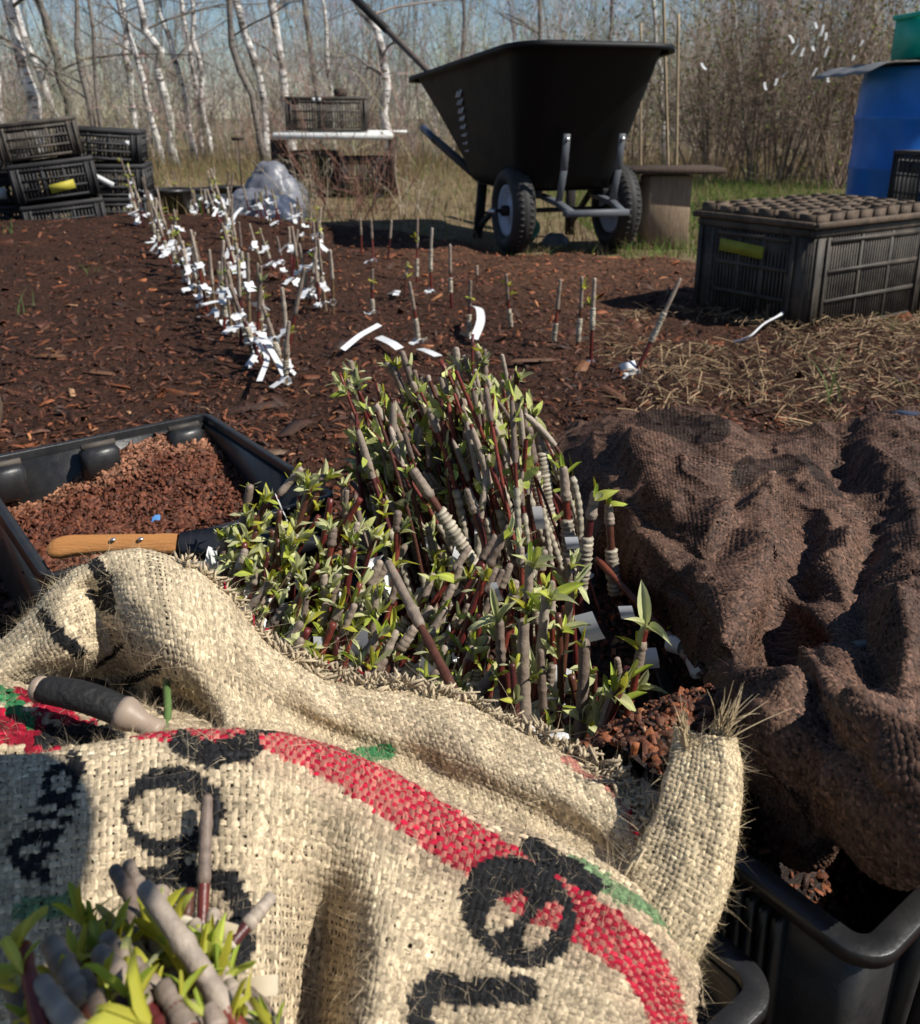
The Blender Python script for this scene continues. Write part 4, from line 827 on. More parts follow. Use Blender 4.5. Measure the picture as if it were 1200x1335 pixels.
for a_ in [(472, 345, 46, 0, None, 0, .0, 'short bare graft left of the barrow shadow, leftmost of four'), (487, 415, 58, 1, (.0, .35), 1, .02, 'graft with cream wrapped base and white tag in front of the four short ones'), (488, 352, 52, 1, None, 0, -.05, 'bare graft with a white tag flag, second of four beside the barrow shadow'), (506, 348, 50, 0, None, 0, .12, 'bare slanting graft, third of four beside the barrow shadow'), (544, 372, 80, 0, (.1, .4), 2, .02, 'tall graft topped by a yellow green leaf tuft left of the barrow leg'), (528, 396, 46, 0, None, 3, .1, 'green leafy graft in the middle of the mulch'), (546, 456, 82, 1, (.05, .42), 0, -.12, 'taped graft with a white tag at its top behind the leafy bundle'), (563, 390, 84, 1, (.35, .7), 0, .02, 'pale stripped graft with white tag low on its stem'), (589, 405, 82, 0, (.25, .5), 0, -.02, 'thin graft with a taped middle left of the barrow wheel'),
           (612, 448, 75, 0, (.0, .42), 1, .02, 'graft with long white wrap behind the tallest bundle tips'), (667, 436, 72, 0, (.05, .4), 2, -.12, 'graft with a green leaf pair at its tip in the open mulch'), (622, 380, 25, 0, None, 0, 0, 'small bare stub in front of the barrow wheel'), (722, 458, 82, 0, (.0, .34), 0, .06, 'leftmost of the three taped grafts below the barrow nose'), (752, 466, 92, 0, (.1, .42), 1, .02, 'middle of the three taped grafts below the barrow nose'), (770, 485, 112, 1, (.45, .7), 1, .0, 'tallest of the three taped grafts below the barrow nose, tag at its foot'), (826, 500, 122, 1, (.38, .68), 0, .42, 'slanting graft with taped middle and a white tag at its foot near the crate shadow'), (868, 398, 20, 0, None, 0, .15, 'short twig in the crate shadow')]:
    px_, py_, hp, tn, wr_, lf, le, lab = a_
    planted(px_, py_, hp, g2, lab, tn, wr_, lf, le, .05, REDS[R.randint(5)], .04 if tn else None, 1.0, .5, True, DN if tn else None)
# loose white tags lying in the mulch
def loose(pts, z, wd_, lab):
    P = np.array([PZ(x, y, zz) for (x, y), zz in zip(pts, z)]); P[:, 2] += mulch_z(P[:, 0], P[:, 1]).clip(0); c = P[0].copy(); tt = np.linspace(0, 1, 12); Pn = np.stack([np.interp(tt, np.linspace(0, 1, len(P)), P[:, i]) for i in range(3)], -1)
    for _ in range(2): Pn[1:-1] = (Pn[:-2] + 2 * Pn[1:-1] + Pn[2:]) / 4
    d = norm(Pn[-1] - Pn[0]); sd = norm(np.cross(d, [0.2, -.5, 1.0])); mb = MB(); ribbons(mb, (Pn - c)[None], np.full((1, 12), wd_ / 2), sd[None], np.ones((1, 3))); o = mb.build('plant_tag', M['white'], None, True, loc=c); tag(o, lab, 'plant tag', 'white plant tags lying loose'); return o
for (pts, z, wd_, lab) in [([(448, 478), (470, 458), (496, 444)], (.02, .035, .05), .015, 'long white tag strip bridging up beside the bundle tips'), ([(494, 460), (512, 464), (522, 470)], (.02, .03, .02), .024, 'short white tag next to the long bridging strip'), ([(548, 468), (558, 474), (572, 483)], (.02, .03, .02), .022, 'white tag lying right behind the leafy tips'), ([(618, 462), (628, 440), (626, 420), (618, 418)], (.02, .05, .07, .06), .022, 'white strip curling up by the graft with a long white wrap'), ([(808, 503), (818, 500), (828, 498)], (.01, .02, .02), .028, 'white tag under the slanting graft'), ([(508, 396), (520, 392), (516, 398)], (.0, .02, .02), .02, 'tiny crumpled tag by the green leafy graft'), ([(340, 520), (352, 488), (335, 465)], (.04, .05, .06), .012, 'grey white ribbon arching over the clump nearest the bin'), ([(378, 520), (362, 490), (340, 455), (325, 446)], (.015, .05, .08, .07), .014, 'long white ribbon hanging off the clump nearest the bin'), ([(300, 330), (310, 312), (318, 300)], (.02, .04, .06), .016, 'white ribbon slanting in the second row')]: loose(pts, z, wd_, lab)
# clay pot rim at the left edge
q = PZ(-52, 606, .0); mb = MB(); mb.lathe([(0, 0), (.06, 0), (.085, .10), (.08, .14), (.05, .165), (0, .17)], seg=24); tag(mb.build('clay_pot', M['terracotta'], None, True, loc=(q[0], q[1], 0)), 'rounded brown clay pot cut by the left photo edge', 'pot')
# ================================================================== near containers
def rimrail(mb, pts, wd_, h, round_=0.0, closed=True):
    """rounded rectangular flange following pts (N,3) ; wd_ outward width"""
    P = np.asarray(pts); N = len(P); nx_ = np.roll(P, -1, 0); pv = np.roll(P, 1, 0); T = norm(nx_ - pv); O = norm(np.cross(T, [0, 0, 1.0]))
    prof = [(0, -h), (0, h * .9), (.04, h), (.95, h), (1, h * .9), (1, -h * .6), (.9, -h * .6), (.9, h * .5), (.12, h * .4), (.12, -h)]
    G_ = np.stack([P + O * (a * wd_) + np.array([0, 0, b]) for a, b in prof] , 1); G_ = np.concatenate([G_, G_[:, :1]], 1); mb.grid(G_, close_u=closed)
def rr2(w_, d_, c, n=6):
    P = []
    for (sx, sy, a0) in ((1, -1, -90), (1, 1, 0), (-1, 1, 90), (-1, -1, 180)):
        for k in range(n):
            a = rad(a0 + 90 * k / (n - 1)); P.append((sx * (w_ / 2 - c) + c * math.cos(a), sy * (d_ / 2 - c) + c * math.sin(a), 0))
    return np.array(P)
def nearcrate(label, corner, udir, w_, d_, z0, z1, group='black crates in the foreground', fill=None):
    """corner = world xy of the outer corner; udir = unit xy along the w side away from the corner; d side is perpendicular (to the left of udir reversed)"""
    u = np.array([*udir, 0.]); v = np.array([-u[1], u[0], 0.])
    if v[1] < 0: v = -v
    return u, v
def basket(label, o, u, v, w_, d_, z1, h, group, mt='plastic', rimw=.0115, nrib=(7, 5), bands=(), name='black_crate', cr=.007):
    """o world corner (xy), sides along u (w_) and v (d_); rim top at z1"""
    c = o + u * w_ / 2 + v * d_ / 2; rz_ = math.atan2(u[1], u[0]); root = thing(name, label, 'crate', (c[0], c[1], z1 - h), group, rz_); sgn = 1 if np.cross(np.append(u, 0), np.append(v, 0))[2] > 0 else -1
    mb = MB(); P = rr2(w_ - 2 * rimw, d_ - 2 * rimw, cr, 10); P[:, 2] = h - .014; rimrail(mb, P, rimw, .0045); mb.build('rim', M[mt], root)
    pr = rr2(w_ - 2 * rimw, d_ - 2 * rimw, cr); mbw = MB(); rings = []
    for f, zz in ((.90, .004), (.97, h * .5), (1.0, h - .014)): q = pr.copy(); q[:, :2] *= f; q[:, 2] = zz; rings.append(q)
    for f, zz in ((.99, h - .014), (.955, h * .5), (.885, .010)): q = pr.copy(); q[:, :2] *= f; q[:, 2] = zz; rings.append(q)
    mbw.grid(np.stack(rings, 1), close_u=True); nn = len(pr); q = pr.copy(); q[:, :2] *= .9; q[:, 2] = .008; mbw.add(np.concatenate([q, [[0, 0, .008]]]), T=[(i, (i + 1) % nn, nn) for i in range(nn)]); mbw.build('wall', M[mt], root)
    for ax_, L, n_ in ((0, w_, nrib[0]), (1, d_, nrib[1])):
        for s in (-1, 1):
            for i in range(n_):
                uu = (i + .5) / n_ * (L - .09) - (L - .09) / 2; off = s * (((d_ if ax_ == 0 else w_) / 2 - rimw) * .955 + .006); mb = MB(); sz = (.005, .010, h - .03) if ax_ == 0 else (.010, .005, h - .03)
                pos = np.array([uu, off - s * .004, h / 2 - .012] if ax_ == 0 else [off - s * .004, uu, h / 2 - .012]); mb.box((0, 0, 0), sz, rotx(s * -.06) if ax_ == 0 else roty(s * .06), bev=.0015); mb.build('rib', M[mt], root, loc=pos)
            for f in bands:
                mb = MB(); off = s * (((d_ if ax_ == 0 else w_) / 2 - rimw) * (.90 + .10 * f) + .001); mb.box((0, off, h * f) if ax_ == 0 else (off, 0, h * f), (L - .10, .009, .006) if ax_ == 0 else (.009, L - .10, .006), bev=.002); mb.build('band', M[mt], root)
    return root
ZA, ZB = .27, .245
ca = PZ(1146, 1246, ZA)[:2]; la = PZ(788, 978, ZA)[:2]; ua = norm(la - ca); va = np.array([-ua[1], ua[0]]); va = va if va[0] > 0 else -va
basket('black ribbed crate at the lower right, half under the brown cover', ca, ua, va, .14, .24, ZA, .22, 'black crates in the foreground')
cb = PZ(1030, 1268, ZB)[:2]; basket('black crate whose rim corner sticks out from under the printed sack', cb, ua, -va, .20, .34, ZB, .2, 'black crates in the foreground', bands=(), mt='plastic')
# bark compost heap inside the right crate and along its side
mb = MB(); N = 7000; f = R.rand(N, 2); P = np.concatenate([ca + (ua[None] * (.02 + .29 * f[:, :1]) + va[None] * (.012 + .25 * f[:, 1:])), np.zeros((N, 1))], 1)
def zf(x, y):
    al = (x - ca[0]) * ua[0] + (y - ca[1]) * ua[1]; ac = (x - ca[0]) * va[0] + (y - ca[1]) * va[1]
    return np.interp(al, [0, .03, .06, .09, .12, .16, .20, .25, .32], [.10, .12, .17, .225, .264, .268, .23, .16, .10]) - .02 * np.clip((.03 - ac) / .03, 0, 1) * (al < .12) - .13 * np.clip((ac - .095) / .06, 0, 1) + .014 * (fbm(x * 12, y * 12, 41) - .5)
P[:, 2] = zf(P[:, 0], P[:, 1]) + .002; ln = .003 + .010 * R.rand(N) ** 2.4
chips(mb, P, ln, ln * .45, .0012 + .06 * ln, chipcol(N, [.22, .18, .24, .17, .12, .05, .015, .005]) * 1.05, .6)
xs = np.linspace(0, 1, 50); A_, B_ = np.meshgrid(xs, xs, indexing='ij'); g_ = ca + ua * (.02 + .30 * A_[..., None]) + va * (.012 + .26 * B_[..., None]); mb.grid(np.concatenate([g_, zf(g_[..., 0], g_[..., 1])[..., None]], -1), col=(.018, .010, .007))
N = 5200; x = R.uniform(-.13, .36, N); y = R.uniform(.50, 1.02, N); zt = lambda x, y: .088 + .035 * (fbm(x * 10, y * 10, 43) - .5); ln = .003 + .013 * R.rand(N) ** 2
chips(mb, np.stack([x, y, zt(x, y)], -1), ln, ln * .45, .0012 + .06 * ln, chipcol(N, [.22, .18, .24, .17, .12, .05, .015, .005]) * .9, .6)
A_, B_ = np.meshgrid(np.linspace(-.14, .37, 40), np.linspace(.49, 1.03, 40), indexing='ij'); mb.grid(np.stack([A_, B_, zt(A_, B_) - .001 - .1 * (np.maximum(np.abs(A_ - .115) / .255, np.abs(B_ - .76) / .27) > .97)], -1), col=(.02, .011, .008))
tag(mb.build('bark_compost', M['chip']), kind='stuff')

# dark bin at the left with wood chips and a knife
ZT = .20
tr = PZ(268, 537, ZT)[:2]; tl = PZ(-26, 613, ZT)[:2]; fr = PZ(372, 652, ZT)[:2]; ut = norm(tl - tr); vr = norm(fr - tr); vt = np.array([-ut[1], ut[0]]); vt = vt if vt[1] < 0 else -vt; vt = norm(vt + vr); ut_ = np.array([-vt[1], vt[0]]); ut = ut_ if ut_ @ ut > 0 else -ut_
wt = np.linalg.norm(tl - tr); dt = .36
c = tr + ut * wt / 2 + vt * dt / 2; rzt = math.atan2(-ut[1], -ut[0]); HT = .17
bin_ = thing('chip_bin', 'black bin full of rusty wood chips, with a wooden handled knife lying on top', 'bin', (c[0], c[1], ZT - HT), None, rzt)
mb = MB(); P = rr2(wt, dt, .006, 3); P[:, 2] = HT - .012; P[:, :2] *= .975; rimrail(mb, P, .008, .010); mb.build('rim', M['plastic'], bin_)
for (ax_, s) in ((0, 1), (0, -1), (1, 1), (1, -1)):
    mb = MB(); L = (wt if ax_ == 0 else dt) * .97; off = s * ((dt if ax_ == 0 else wt) * .4875 - .003); mb.box((0, off, HT / 2 - .006) if ax_ == 0 else (off, 0, HT / 2 - .0065), (L, .005, HT - .012) if ax_ == 0 else (.005, L - .012, HT - .013)); mb.build('wall', M['plastic'], bin_)
for k, xx in enumerate((-.40, -.02, .36)):
    mb = MB(); mb.box((xx * wt, dt * .4875 - .022, HT - .030), (wt * .155, .030, .046), bev=.006, col=(1, 1, 1)); mb.build('bracket', M['plastic'], bin_)
    mb = MB(); mb.tube([(xx * wt - wt * .07, dt * .4875 - .020, HT - .0062), (xx * wt + wt * .07, dt * .4875 - .020, HT - .0062)], .0045, 8); mb.build('bracket_lip', M['plastic_dusty'], bin_)
def binxy(a, b): return c + (-ut) * (a * wt / 2)[..., None] + (-vt) * (b * dt / 2)[..., None]
zc = lambda a, b: ZT - .072 + .030 * (fbm(a * 2 + 3, b * 2, 51) - .4) + .034 * np.clip(b + .1, 0, 1) * np.clip(a + .8, .2, 1.3) - .02 * np.clip(a - .75, 0, 1) * 2
mb = MB(); A_, B_ = np.meshgrid(np.linspace(-.96, .96, 60), np.linspace(-.95, .95, 60), indexing='ij'); g_ = binxy(A_, B_); mb.grid(np.concatenate([g_, zc(A_, B_)[..., None]], -1), col=(.08, .035, .02))
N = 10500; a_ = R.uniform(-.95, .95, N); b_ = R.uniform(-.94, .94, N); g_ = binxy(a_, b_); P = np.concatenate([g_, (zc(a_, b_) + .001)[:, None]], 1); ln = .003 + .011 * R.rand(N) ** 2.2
wet = np.clip((b_ - .58) * 2.2 + (fbm(a_ * 2.5 + 2, b_ * 3, 77) - .5) * 1.6, 0.05, 1)[:, None]  # not damp: sunlight on the back ridge painted in as lighter chips
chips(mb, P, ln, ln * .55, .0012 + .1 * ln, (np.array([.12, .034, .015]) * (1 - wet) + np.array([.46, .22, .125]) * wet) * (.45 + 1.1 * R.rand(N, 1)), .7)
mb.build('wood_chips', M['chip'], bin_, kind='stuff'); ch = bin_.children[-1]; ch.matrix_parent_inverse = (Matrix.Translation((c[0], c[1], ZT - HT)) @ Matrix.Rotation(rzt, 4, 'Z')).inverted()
q = PZ(198, 678, ZT - .03); mb = MB(); ribbons(mb, np.array([[[0, 0, 0], [.004, .001, .003], [.009, .002, .002]]]), np.full((1, 3), .003), np.array([[0, .6, .8]]), np.ones((1, 3))); tag(mb.build('blue_scrap', mat('blue_scrap', (.10, .28, .60), .5), loc=q), 'tiny blue scrap on the wood chips', 'scrap')
# knife with wooden handle
ka = PZ(62, 712, ZT + .010); kb = PZ(232, 708, ZT + .010); kd = norm(kb - ka); kl = np.linalg.norm(kb - ka)
kn = thing('wood_knife', 'wooden handled knife with a broad dark blade lying across the chip bin', 'knife', ka); kn.rotation_euler = (0, 0, math.atan2(kd[1], kd[0]))
t = np.linspace(0, 1, 26); hh = kl * np.interp(t, [0, .03, .12, .3, .55, .8, .9, 1], [.02, .070, .088, .078, .070, .073, .085, .082]); mid_ = kl * np.interp(t, [0, .2, .6, 1], [-.03, 0, .01, -.01]); th_ = kl * .05
G_ = []; 
for b in np.linspace(0, 2 * np.pi, 15)[:-1]:
    cx, sx = np.cos(b), np.sin(b); cx = np.sign(cx) * abs(cx) ** .6; sx = np.sign(sx) * abs(sx) ** .6; G_.append(np.stack([kl * t, mid_ + hh * sx * 1.0, th_ * cx * np.interp(t, [0, .05, 1], [.4, 1, .95])], -1))
mb = MB(); mb.grid(np.stack(G_, 0), close_u=True); mb.xf(rotx(.75)); mb.build('handle', M['wood'], kn, True)
for f in (.52, .73):
    mb = MB(); mb.lathe([(0, 0), (.0026, 0), (.0026, .0012), (0, .0016)], seg=12); mb.xf(rotx(.0), (kl * f, -.004, th_ * 1.12)); mb.xf(np.eye(3)); mb.build('rivet', M['chrome'], kn)
bt = np.linspace(0, 1, 14); top = kl * np.interp(bt, [0, .1, .5, .85, 1], [.10, .13, .15, .10, .0]); bot = kl * np.interp(bt, [0, .1, .5, .85, 1], [-.10, -.17, -.19, -.14, -.03]); xb = kl * (1.0 + 1.15 * bt)
mb = MB(); G_ = np.stack([np.stack([xb, top, 0 * bt], -1), np.stack([xb, top * .6 + bot * .4, 0 * bt + .0012], -1), np.stack([xb, bot, 0 * bt], -1), np.stack([xb, top * .6 + bot * .4, 0 * bt - .0012], -1)], 0); mb.grid(G_, close_u=True); mb.xf(rotx(.5)); mb.build('blade', M['blade'], kn)

# ================================================================== woven cloth
def crw(x, m):
    """Catmull-Rom weights (len(x), m), x in [0, m-1]"""
    x = np.clip(np.asarray(x, float), 0, m - 1 - 1e-9); i = np.floor(x).astype(int); f = x - i; Wm = np.zeros((len(x), m)); j = np.arange(len(x))
    w_ = [-.5 * f + f ** 2 - .5 * f ** 3, 1 - 2.5 * f ** 2 + 1.5 * f ** 3, .5 * f + 2 * f ** 2 - 1.5 * f ** 3, -.5 * f ** 2 + .5 * f ** 3]
    for k in range(4): np.add.at(Wm, (j, np.clip(i + k - 1, 0, m - 1)), w_[k])
    return Wm
class Cloth:
    def __init__(s, G3, pix, disp=None):
        s.G = np.asarray(G3, float); s.pix = np.asarray(pix, float); s.m, s.n = s.G.shape[:2]; s.disp = disp
        uu = np.linspace(0, s.m - 1, 140); vv = np.linspace(0, s.n - 1, 140); P = s.raw(uu, vv)
        s.disp_on = disp is not None
        du = np.linalg.norm(np.diff(P, axis=0), axis=2).mean(1); dv = np.linalg.norm(np.diff(P, axis=1), axis=2).mean(0)
        s.ul = np.concatenate([[0], np.cumsum(du)]); s.vl = np.concatenate([[0], np.cumsum(dv)]); s.uu = uu; s.vv = vv; s.LU, s.LV = s.ul[-1], s.vl[-1]
    def raw(s, u, v): return np.einsum('am,mnk,bn->abk', crw(u, s.m), s.G, crw(v, s.n))
    def ev(s, lu, lv):
        """positions, normals, pixel coords on the product grid of arclengths"""
        u = np.interp(lu, s.ul, s.uu); v = np.interp(lv, s.vl, s.vv); P = s.raw(u, v); px = np.einsum('am,mnk,bn->abk', crw(u, s.m), s.pix, crw(v, s.n))
        def nrm(P):
            a = np.gradient(P, axis=0); b = np.gradient(P, axis=1); nn = norm(np.cross(a, b)); return nn * np.sign(((CAMP - P) * nn).sum(-1).mean())
        Nn = nrm(P)
        if s.disp is not None: P = P + Nn * s.disp(P, px, lu, lv)[..., None]; Nn = nrm(P)
        return P, Nn, px
def weave(cl, sp, name, parent, matn, colf, hw=.43, amp=.12, S_=3, jit=.15, hh=.24, spv=None, gap=1.0, sides=5, fib=.26):
    spv = spv or sp; nu = int(cl.LU / sp); nv = int(cl.LV / spv); lu0 = (np.arange(nu) + .5) / nu * cl.LU; lv0 = (np.arange(nv) + .5) / nv * cl.LV
    wu = np.interp(np.arange(nu), np.arange(-1, nu + 4, 5)[:], R.randn(len(np.arange(-1, nu + 4, 5))))  # slow yarn drift
    mb = MB()
    for d in (0, 1):
        n_cross, n_y = (nu, nv) if d == 0 else (nv, nu)
        tt = np.arange((n_cross - 1) * S_ + 1) / S_
        la = np.interp(tt, np.arange(n_cross), lu0 if d == 0 else lv0); lb = lv0 if d == 0 else lu0; s1 = spv if d == 0 else sp
        P, Nn, px = cl.ev(la, lb) if d == 0 else cl.ev(lb, la)
        if d == 1: P = P.transpose(1, 0, 2); Nn = Nn.transpose(1, 0, 2); px = px.transpose(1, 0, 2)
        T = norm(np.gradient(P, axis=0)); B_ = norm(np.cross(Nn, T)); jj = np.arange(n_y)[None]; ph = np.cos(np.pi * (tt[:, None] + jj)) * (1 if d == 0 else -1)
        off = ph * s1 * amp; lat = (np.repeat(R.randn(len(tt) // 4 + 2, n_y), 4, 0)[:len(tt)] * jit * .7 + R.randn(*ph.shape) * jit * .35) * s1
        wd_ = s1 * hw * gap * (1 + .13 * R.randn(1, n_y) + .07 * R.randn(*ph.shape)) * (1 + .12 * np.abs(ph) + .08 * ph); cc = P + Nn * off[..., None] + B_ * lat[..., None]
        prof = [(-1, -.30), (-.55, .22), (0, .36), (.55, .22), (1, -.30)] if sides > 4 else [(-1, -.3), (0, .4), (1, -.3)] if sides == 3 else [(-1, -.35), (-.5, .42), (.5, .42), (1, -.35)]; npf = len(prof)
        V = np.stack([cc + B_ * (wd_ * a)[..., None] + Nn * (wd_ * b * 2 * hh)[..., None] for a, b in prof], 2)  # (K, Y, 4, 3)
        K, Yn = V.shape[:2]; idx = np.arange(K * Yn * npf).reshape(K, Yn, npf)
        Q = np.stack([idx[:-1, :, :-1], idx[1:, :, :-1], idx[1:, :, 1:], idx[:-1, :, 1:]], -1).reshape(-1, 4)
        C = colf(px, d, jj, tt[:, None]) * (1 + .13 * R.randn(1, n_y, 1)) * (1 + .10 * np.repeat(R.randn(len(tt) // 6 + 2, n_y, 1), 6, 0)[:len(tt)]) 
        C = np.repeat(C[:, :, None], npf, 2) * (1 + fib * np.repeat(R.randn(len(tt) // 4 + 2, n_y, npf, 1), 4, 0)[:len(tt)]) * (1 + .12 * R.randn(K, n_y, npf, 1))
        mb.add(V.reshape(-1, 3), Q, col=np.clip(C, .002, 1).reshape(-1, 3))
    return mb.build(name, M[matn], parent, True, kind='stuff')
def lining(cl, name, parent, col, off=-.0022, n=64):
    P, Nn, px = cl.ev(np.linspace(0, cl.LU, n), np.linspace(0, cl.LV, n)); mb = MB(); mb.grid(P + Nn * off, col=col); return mb.build(name, M['burlap'], parent, True)
def fuzz(cl, N, name, parent, col, L=(.004, .014), wd_=.00011, region=None, up=.6):
    a = np.sort(R.rand(220)) * cl.LU; b = np.sort(R.rand(220)) * cl.LV; P, Nn, px = cl.ev(a, b); i = R.randint(0, 220, N); j = R.randint(0, 220, N); p, n_ = P[i, j], Nn[i, j]
    d = norm(n_ * (up + .5 * R.rand(N, 1)) + R.randn(N, 3) * .8); l = L[0] + (L[1] - L[0]) * R.rand(N) ** 2.5; t = np.linspace(0, 1, 4); cv = R.randn(N, 3) * .5
    H = p[:, None] + l[:, None, None] * (d[:, None] * t[None, :, None] + cv[:, None] * (t ** 2)[None, :, None]); mb = MB()
    ribbons(mb, H, wd_ * (1.1 - t)[None] * (.6 + .9 * R.rand(N, 1)), norm(np.cross(d, R.randn(N, 3))), np.array(col) * (.6 + .7 * R.rand(N, 1))); return mb.build(name, M['fuzz'], parent, kind='stuff')
def ctrl(rows):
    pix = np.array([[(p[0], p[1]) for p in r] for r in rows], float); G3 = np.array([[PR(p[0], p[1], p[2]) for p in r] for r in rows]); return G3, pix
TAN = np.array([.50, .40, .265]); INK = np.array([.012, .012, .013]); RED = np.array([.37, .009, .032]); GRN = np.array([.03, .17, .06])

# ---- front printed sack
ridge = [(-150, 1000), (-40, 990), (60, 980), (150, 963), (240, 951), (335, 953), (432, 978), (530, 1020), (630, 1064), (735, 1103), (825, 1150), (884, 1208), (910, 1275)]
endp = [(-150, 1440), (-45, 1440), (50, 1440), (140, 1440), (235, 1440), (318, 1440), (400, 1440), (470, 1440), (545, 1440), (635, 1440), (735, 1440), (830, 1430), (905, 1420)]
r_ridge = [.47, .465, .46, .452, .447, .445, .447, .45, .45, .447, .442, .44, .437]
r_end = [.43, .42, .415, .41, .405, .402, .415, .40, .395, .395, .40, .41, .432]
fv = [0.0, .03, .13, .30, .52, .75, 1.0]; bul = [0, -.010, -.017, -.018, -.014, -.007, 0]
rows = []
for i in range(13):
    (x0, y0), (x1, y1) = ridge[i], endp[i]; col_ = [(x0 + 6, y0 + 46, r_ridge[i] + .060), (x0 + 2, y0 + 16, r_ridge[i] + .028)]
    for f, b in zip(fv, bul):
        x = x0 + (x1 - x0) * f; y = y0 + (y1 - y0) * f; rg = r_ridge[i] + (r_end[i] - r_ridge[i]) * f + b * (1.0 if i < 11 else .5)
        if i == 6: rg += .030 * np.clip((f - .2) / .3, 0, 1)           # deep vertical fold
        if i == 5: rg -= .012 * np.clip((f - .15) / .3, 0, 1); x += 12 * f
        if i == 7: rg -= .010 * np.clip((f - .2) / .3, 0, 1); x -= 14 * f
        if i == 3: rg += .006 * f
        if i == 1: rg += .010 * np.sin(f * 6)
        col_.append((x, y, rg))
    rows.append(col_)
G3, pix = ctrl(rows)
def wob(P, px, lu, lv):
    X, Y = np.meshgrid(lu, lv, indexing='ij'); return .006 * (fbm(X * 18, Y * 18, 61) - .5) + .0022 * (fbm(X * 55, Y * 55, 62) - .5)
fs = Cloth(G3, pix, wob)
def seg_d(px, pts):
    d = np.full(px.shape[:2], 1e9)
    for (a, b) in zip(pts[:-1], pts[1:]):
        a = np.array(a, float); b = np.array(b, float); t = np.clip(((px - a) @ (b - a)) / ((b - a) @ (b - a)), 0, 1); d = np.minimum(d, np.linalg.norm(px - a - t[..., None] * (b - a), axis=-1))
    return d
def ring_d(px, c, rx, ry, rot=0):
    d = px - np.array(c); cr_, sr_ = math.cos(rot), math.sin(rot); x = d[..., 0] * cr_ + d[..., 1] * sr_; y = -d[..., 0] * sr_ + d[..., 1] * cr_; return np.hypot(x / rx, y / ry)
STR_T = [(150, 950), (240, 958), (330, 962), (400, 985), (460, 1012), (540, 1060), (600, 1098), (650, 1130), (720, 1178), (780, 1212), (830, 1248), (860, 1290), (880, 1350), (890, 1450)]
def front_col(px, d, jj, tt):
    n_ = (fbm(px[..., 0] / 9, px[..., 1] / 9, 71, 2) - .5) * 16
    C = np.broadcast_to(TAN, px.shape[:2] + (3,)).copy() * (.84 + .34 * fbm(px[..., 0] / 60, px[..., 1] / 60, 72, 2))[..., None]
    # red woven stripe; yarns of one direction carry the dye strongest
    wst = np.interp(px[..., 0], [150, 300, 420, 560, 700, 860, 900], [9, 10, 20, 31, 36, 27, 22])
    ds = seg_d(px, STR_T); on = (ds + n_ * .25 < wst)
    C[on & (px[..., 0] > 130)] = (RED if d == 0 else RED * .68 + TAN * .32)
    halo = (ds < wst + 26) & ~on & (px[..., 0] > 250); C[halo] = C[halo] * .88 + RED * .06
    ink = np.zeros(px.shape[:2], bool); k = n_ * .22
    r1 = ring_d(px, (226, 1060), 66, 62, .12); ri = ring_d(px, (216, 1062), 47, 34, .05); ink |= (r1 + k / 130 < 1) & (ri - k / 130 > 1)                       # O
    ink |= (seg_d(px, [(238, 968), (275, 985), (325, 975)]) + k < 17)                                                          # foot of the letter above
    ink |= (seg_d(px, [(330, 950), (400, 940)]) < 12)
    r1 = ring_d(px, (676, 1189), 82, 66, .72); c1 = ring_d(px, (660, 1188), 34, 17, -.80); c2 = ring_d(px, (709, 1207), 36, 17, -.85); ink |= (r1 + k / 160 < 1) & (c1 - k / 110 > 1) & (c2 - k / 110 > 1)  # 8
    ink |= (seg_d(px, [(557, 1300), (572, 1282), (600, 1296), (684, 1292)]) + k < 19) | (seg_d(px, [(548, 1300), (545, 1330), (560, 1350)]) + k < 17)  # 1
    ink |= (seg_d(px, [(692, 1106), (740, 1135), (775, 1158)]) + k < 13)
    # small word in the shade at the left
    ink |= (np.abs(ring_d(px, (80, 1022), 22, 27, .2) - .78) + k / 200 < .26) | (seg_d(px, [(96, 985), (104, 1003)]) + k < 9)
    ink |= (seg_d(px, [(54, 1046), (96, 1050)]) + k < 5.5) | (seg_d(px, [(46, 1065), (92, 1068)]) + k < 5.5)
    ink |= (seg_d(px, [(74, 1086), (34, 1094), (18, 1110), (30, 1128), (58, 1136)]) + k < 7.5) | (seg_d(px, [(74, 1086), (66, 1108), (42, 1122)]) + k < 6)
    ink |= (seg_d(px, [(180, 1150), (240, 1140), (300, 1150), (318, 1190)]) + k < 15) | (seg_d(px, [(318, 1230), (300, 1262)]) + k < 18) | (seg_d(px, [(30, 1142), (60, 1148)]) + k < 4)
    gr = (seg_d(px, [(30, 1190), (85, 1182)]) + k < 15) | (seg_d(px, [(745, 1128), (790, 1155), (850, 1192), (880, 1215)]) + n_ < 10)
    C[gr] = C[gr] * .25 + GRN * .75
    C[ink] = INK * (.8 + .8 * R.rand(int(ink.sum()), 1))
    return C
sk = thing('burlap_sack', 'tan burlap coffee sack with a red stripe and black printed characters, nearest the camera', 'sack', PR(400, 1250, .5), 'burlap sacks')
inv = Matrix.Translation(sk.location).inverted()
def world_child(o, root): o.matrix_parent_inverse = Matrix.Translation(root.location).inverted(); return o
world_child(weave(fs, .0028, 'weave', sk, 'burlap', front_col, S_=2), sk)
world_child(lining(fs, 'lining', sk, TAN * .32), sk); world_child(fuzz(fs, 9500, 'loose_fibres', sk, TAN * 1.15, (.003, .012), .00009, up=.35), sk)

